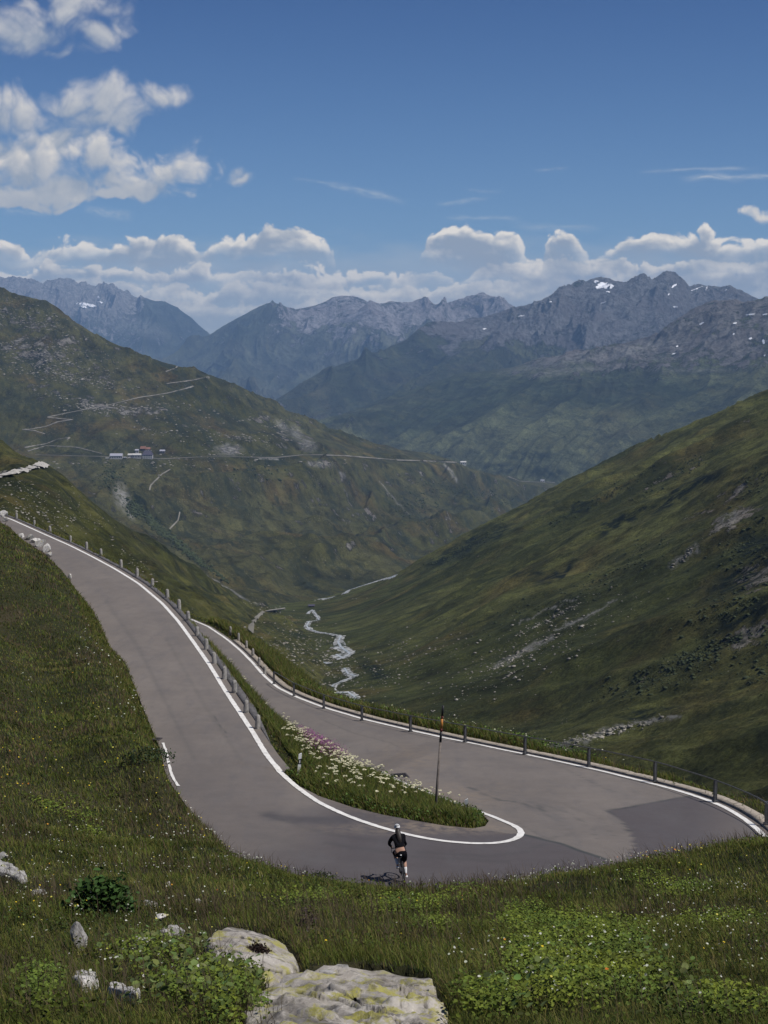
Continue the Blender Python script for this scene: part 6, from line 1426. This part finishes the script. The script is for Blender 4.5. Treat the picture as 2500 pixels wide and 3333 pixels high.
    puff([(512, 382, 46, 17, .8)], 34, 771, 1.4, 3, .5, .45)
    puff([(1645, 464, 50, 15, .9), (1700, 462, 50, 20)], 30, 781, .8, 5, .6)
    return xs, ys, rgb, alp
HAZE = 4.6e-5

# ------------------------------------------------------------------ light, sky, air
SUN_EL = R(57); SUN_DIR = Vector((0.88, -0.40, 0)).normalized() * math.cos(SUN_EL) + Vector((0, 0, math.sin(SUN_EL)))
sd = bpy.data.lights.new('sun', 'SUN'); sd.energy = 4.9; sd.angle = R(0.53); sd.color = (1.0, 0.955, 0.90)
so = bpy.data.objects.new('sun', sd); COL.objects.link(so); so.location = (0, 0, 60)
so.rotation_euler = (-SUN_DIR).to_track_quat('-Z', 'Y').to_euler()

xs_, ys_, crgb, calp = make_clouds()
def uv(px, py):
    d = ray(px, py); return d.x / d.y, d.z / d.y
# resample from survey rows to the tangent of elevation so that the picture lies on the sky itself
NU, NV = 1400, 620
U0, V0 = uv(SKX0 + 4, SKY1 - 4); U1, V1 = uv(SKX1 - 4, SKY0 + 4); U0 = -U1
uu = np.linspace(U0, U1, NU); vv = np.linspace(V0, V1, NV)
UU, VV = np.meshgrid(uu, vv)
PX, PY = proj(np.stack([UU * 1000, np.full_like(UU, 1000.0), VV * 1000 + CZ], -1))
fx = np.clip((PX - xs_[0]) / (xs_[1] - xs_[0]), 0, len(xs_) - 1.001); fy = np.clip((PY - ys_[0]) / (ys_[1] - ys_[0]), 0, len(ys_) - 1.001)
ix = fx.astype(int); iy = fy.astype(int); fx = (fx - ix)[..., None]; fy = (fy - iy)[..., None]
C4 = np.concatenate([crgb / np.maximum(calp, 1e-3)[..., None], calp[..., None]], -1)
C4 = C4[iy, ix] * (1 - fx) * (1 - fy) + C4[iy, ix + 1] * fx * (1 - fy) + C4[iy + 1, ix] * (1 - fx) * fy + C4[iy + 1, ix + 1] * fx * fy
img = bpy.data.images.new('cloud_noise', NU, NV, alpha=True, float_buffer=True); img.colorspace_settings.name = 'Non-Color'; img.alpha_mode = 'CHANNEL_PACKED'
img.pixels.foreach_set(np.ascontiguousarray(C4, dtype=np.float32).ravel()); img.update(); img.pack()

SKYSAT, SKYMUL = 1.15, (0.85, 0.92, 1.0)
W = NT('World', world=True); SC.world = W.owner
sky = W.n('ShaderNodeTexSky', sky_type='NISHITA', sun_disc=False, sun_elevation=SUN_EL, sun_rotation=math.atan2(SUN_DIR.x, SUN_DIR.y), altitude=2300, air_density=1.0, dust_density=0.6, ozone_density=1.6)
tc = W.n('ShaderNodeTexCoord'); dx = W.n('ShaderNodeSeparateXYZ', inp={0: tc.outputs['Generated']})
ys = W.m('MAXIMUM', W.m('ABSOLUTE', dx.outputs[1]), 0.05)
u = W.m('DIVIDE', dx.outputs[0], ys); v = W.m('DIVIDE', dx.outputs[2], ys)
cmb = W.n('ShaderNodeCombineXYZ', inp={0: u, 1: v, 2: 0.0})
iu = W.m('DIVIDE', W.m('SUBTRACT', u, U0), U1 - U0); iv = W.m('DIVIDE', W.m('SUBTRACT', v, V0), V1 - V0)
im = W.n('ShaderNodeTexImage', image=img, extension='EXTEND', interpolation='Linear', inp={'Vector': W.n('ShaderNodeCombineXYZ', inp={0: iu, 1: iv, 2: 0.0})})
skys = W.n('ShaderNodeVectorMath', operation='SCALE', inp={0: sky.outputs[0]}); skys.inputs[3].default_value = 0.062
hs = W.n('ShaderNodeHueSaturation', inp={'Saturation': SKYSAT, 'Color': skys.outputs[0]}); SKYC = W.mix(1.0, hs.outputs[0], W.mix(W.ramp(v, 0.27, 0.09, 0, 1, False), (0.44, 0.66, 1.0), (1.00, 1.17, 1.32)), 'MULTIPLY')
front = W.m('MULTIPLY', W.ramp(v, -0.02, 0.0), W.ramp(v, V1, V1 - 0.03)); front = W.m('MULTIPLY', front, W.ramp(dx.outputs[1], 0.0, 0.1))
CCOL = W.mix(1.0, im.outputs['Color'], W.mix(W.ramp(v, 0.20, 0.07, 0, 1, False), (1.2, 1.15, 1.08), (1.72, 1.54, 1.24)), 'MULTIPLY')
col = W.mix(W.m('MULTIPLY', im.outputs['Alpha'], front), SKYC, CCOL)
bg = W.n('ShaderNodeBackground', inp={0: col, 1: 1.0}); wo = W.n('ShaderNodeOutputWorld'); W.t.links.new(bg.outputs[0], wo.inputs[0])
W.owner.cycles.sampling_method = 'MANUAL'; W.owner.cycles.sample_map_resolution = 512

# the air
t = NT('haze_air'); vol = t.n('ShaderNodeVolumePrincipled')
vol.inputs['Color'].default_value = (0.38, 0.62, 1.0, 1); vol.inputs['Density'].default_value = HAZE
vol.inputs['Anisotropy'].default_value = 0.0
om = t.n('ShaderNodeOutputMaterial'); t.t.links.new(vol.outputs[0], om.inputs['Volume'])
if HAZE > 0:
    bm = bmesh.new(); bmesh.ops.create_cube(bm, size=1.0)
    hz = bm_obj('haze', bm, t.owner); hz.scale = (24000, 26000, 1501 + 1500); hz.location = (0, 12000, (1500 - 1501) / 2)
    tag(hz, kind='stuff')

SC.view_settings.view_transform = 'Standard'; SC.view_settings.look = 'None'; SC.view_settings.gamma = 1.0; SC.view_settings.exposure = 0.0
SC.render.engine = 'CYCLES'; SC.cycles.max_bounces = 4; SC.cycles.volume_bounces = 0
SC.cycles.transparent_max_bounces = 6
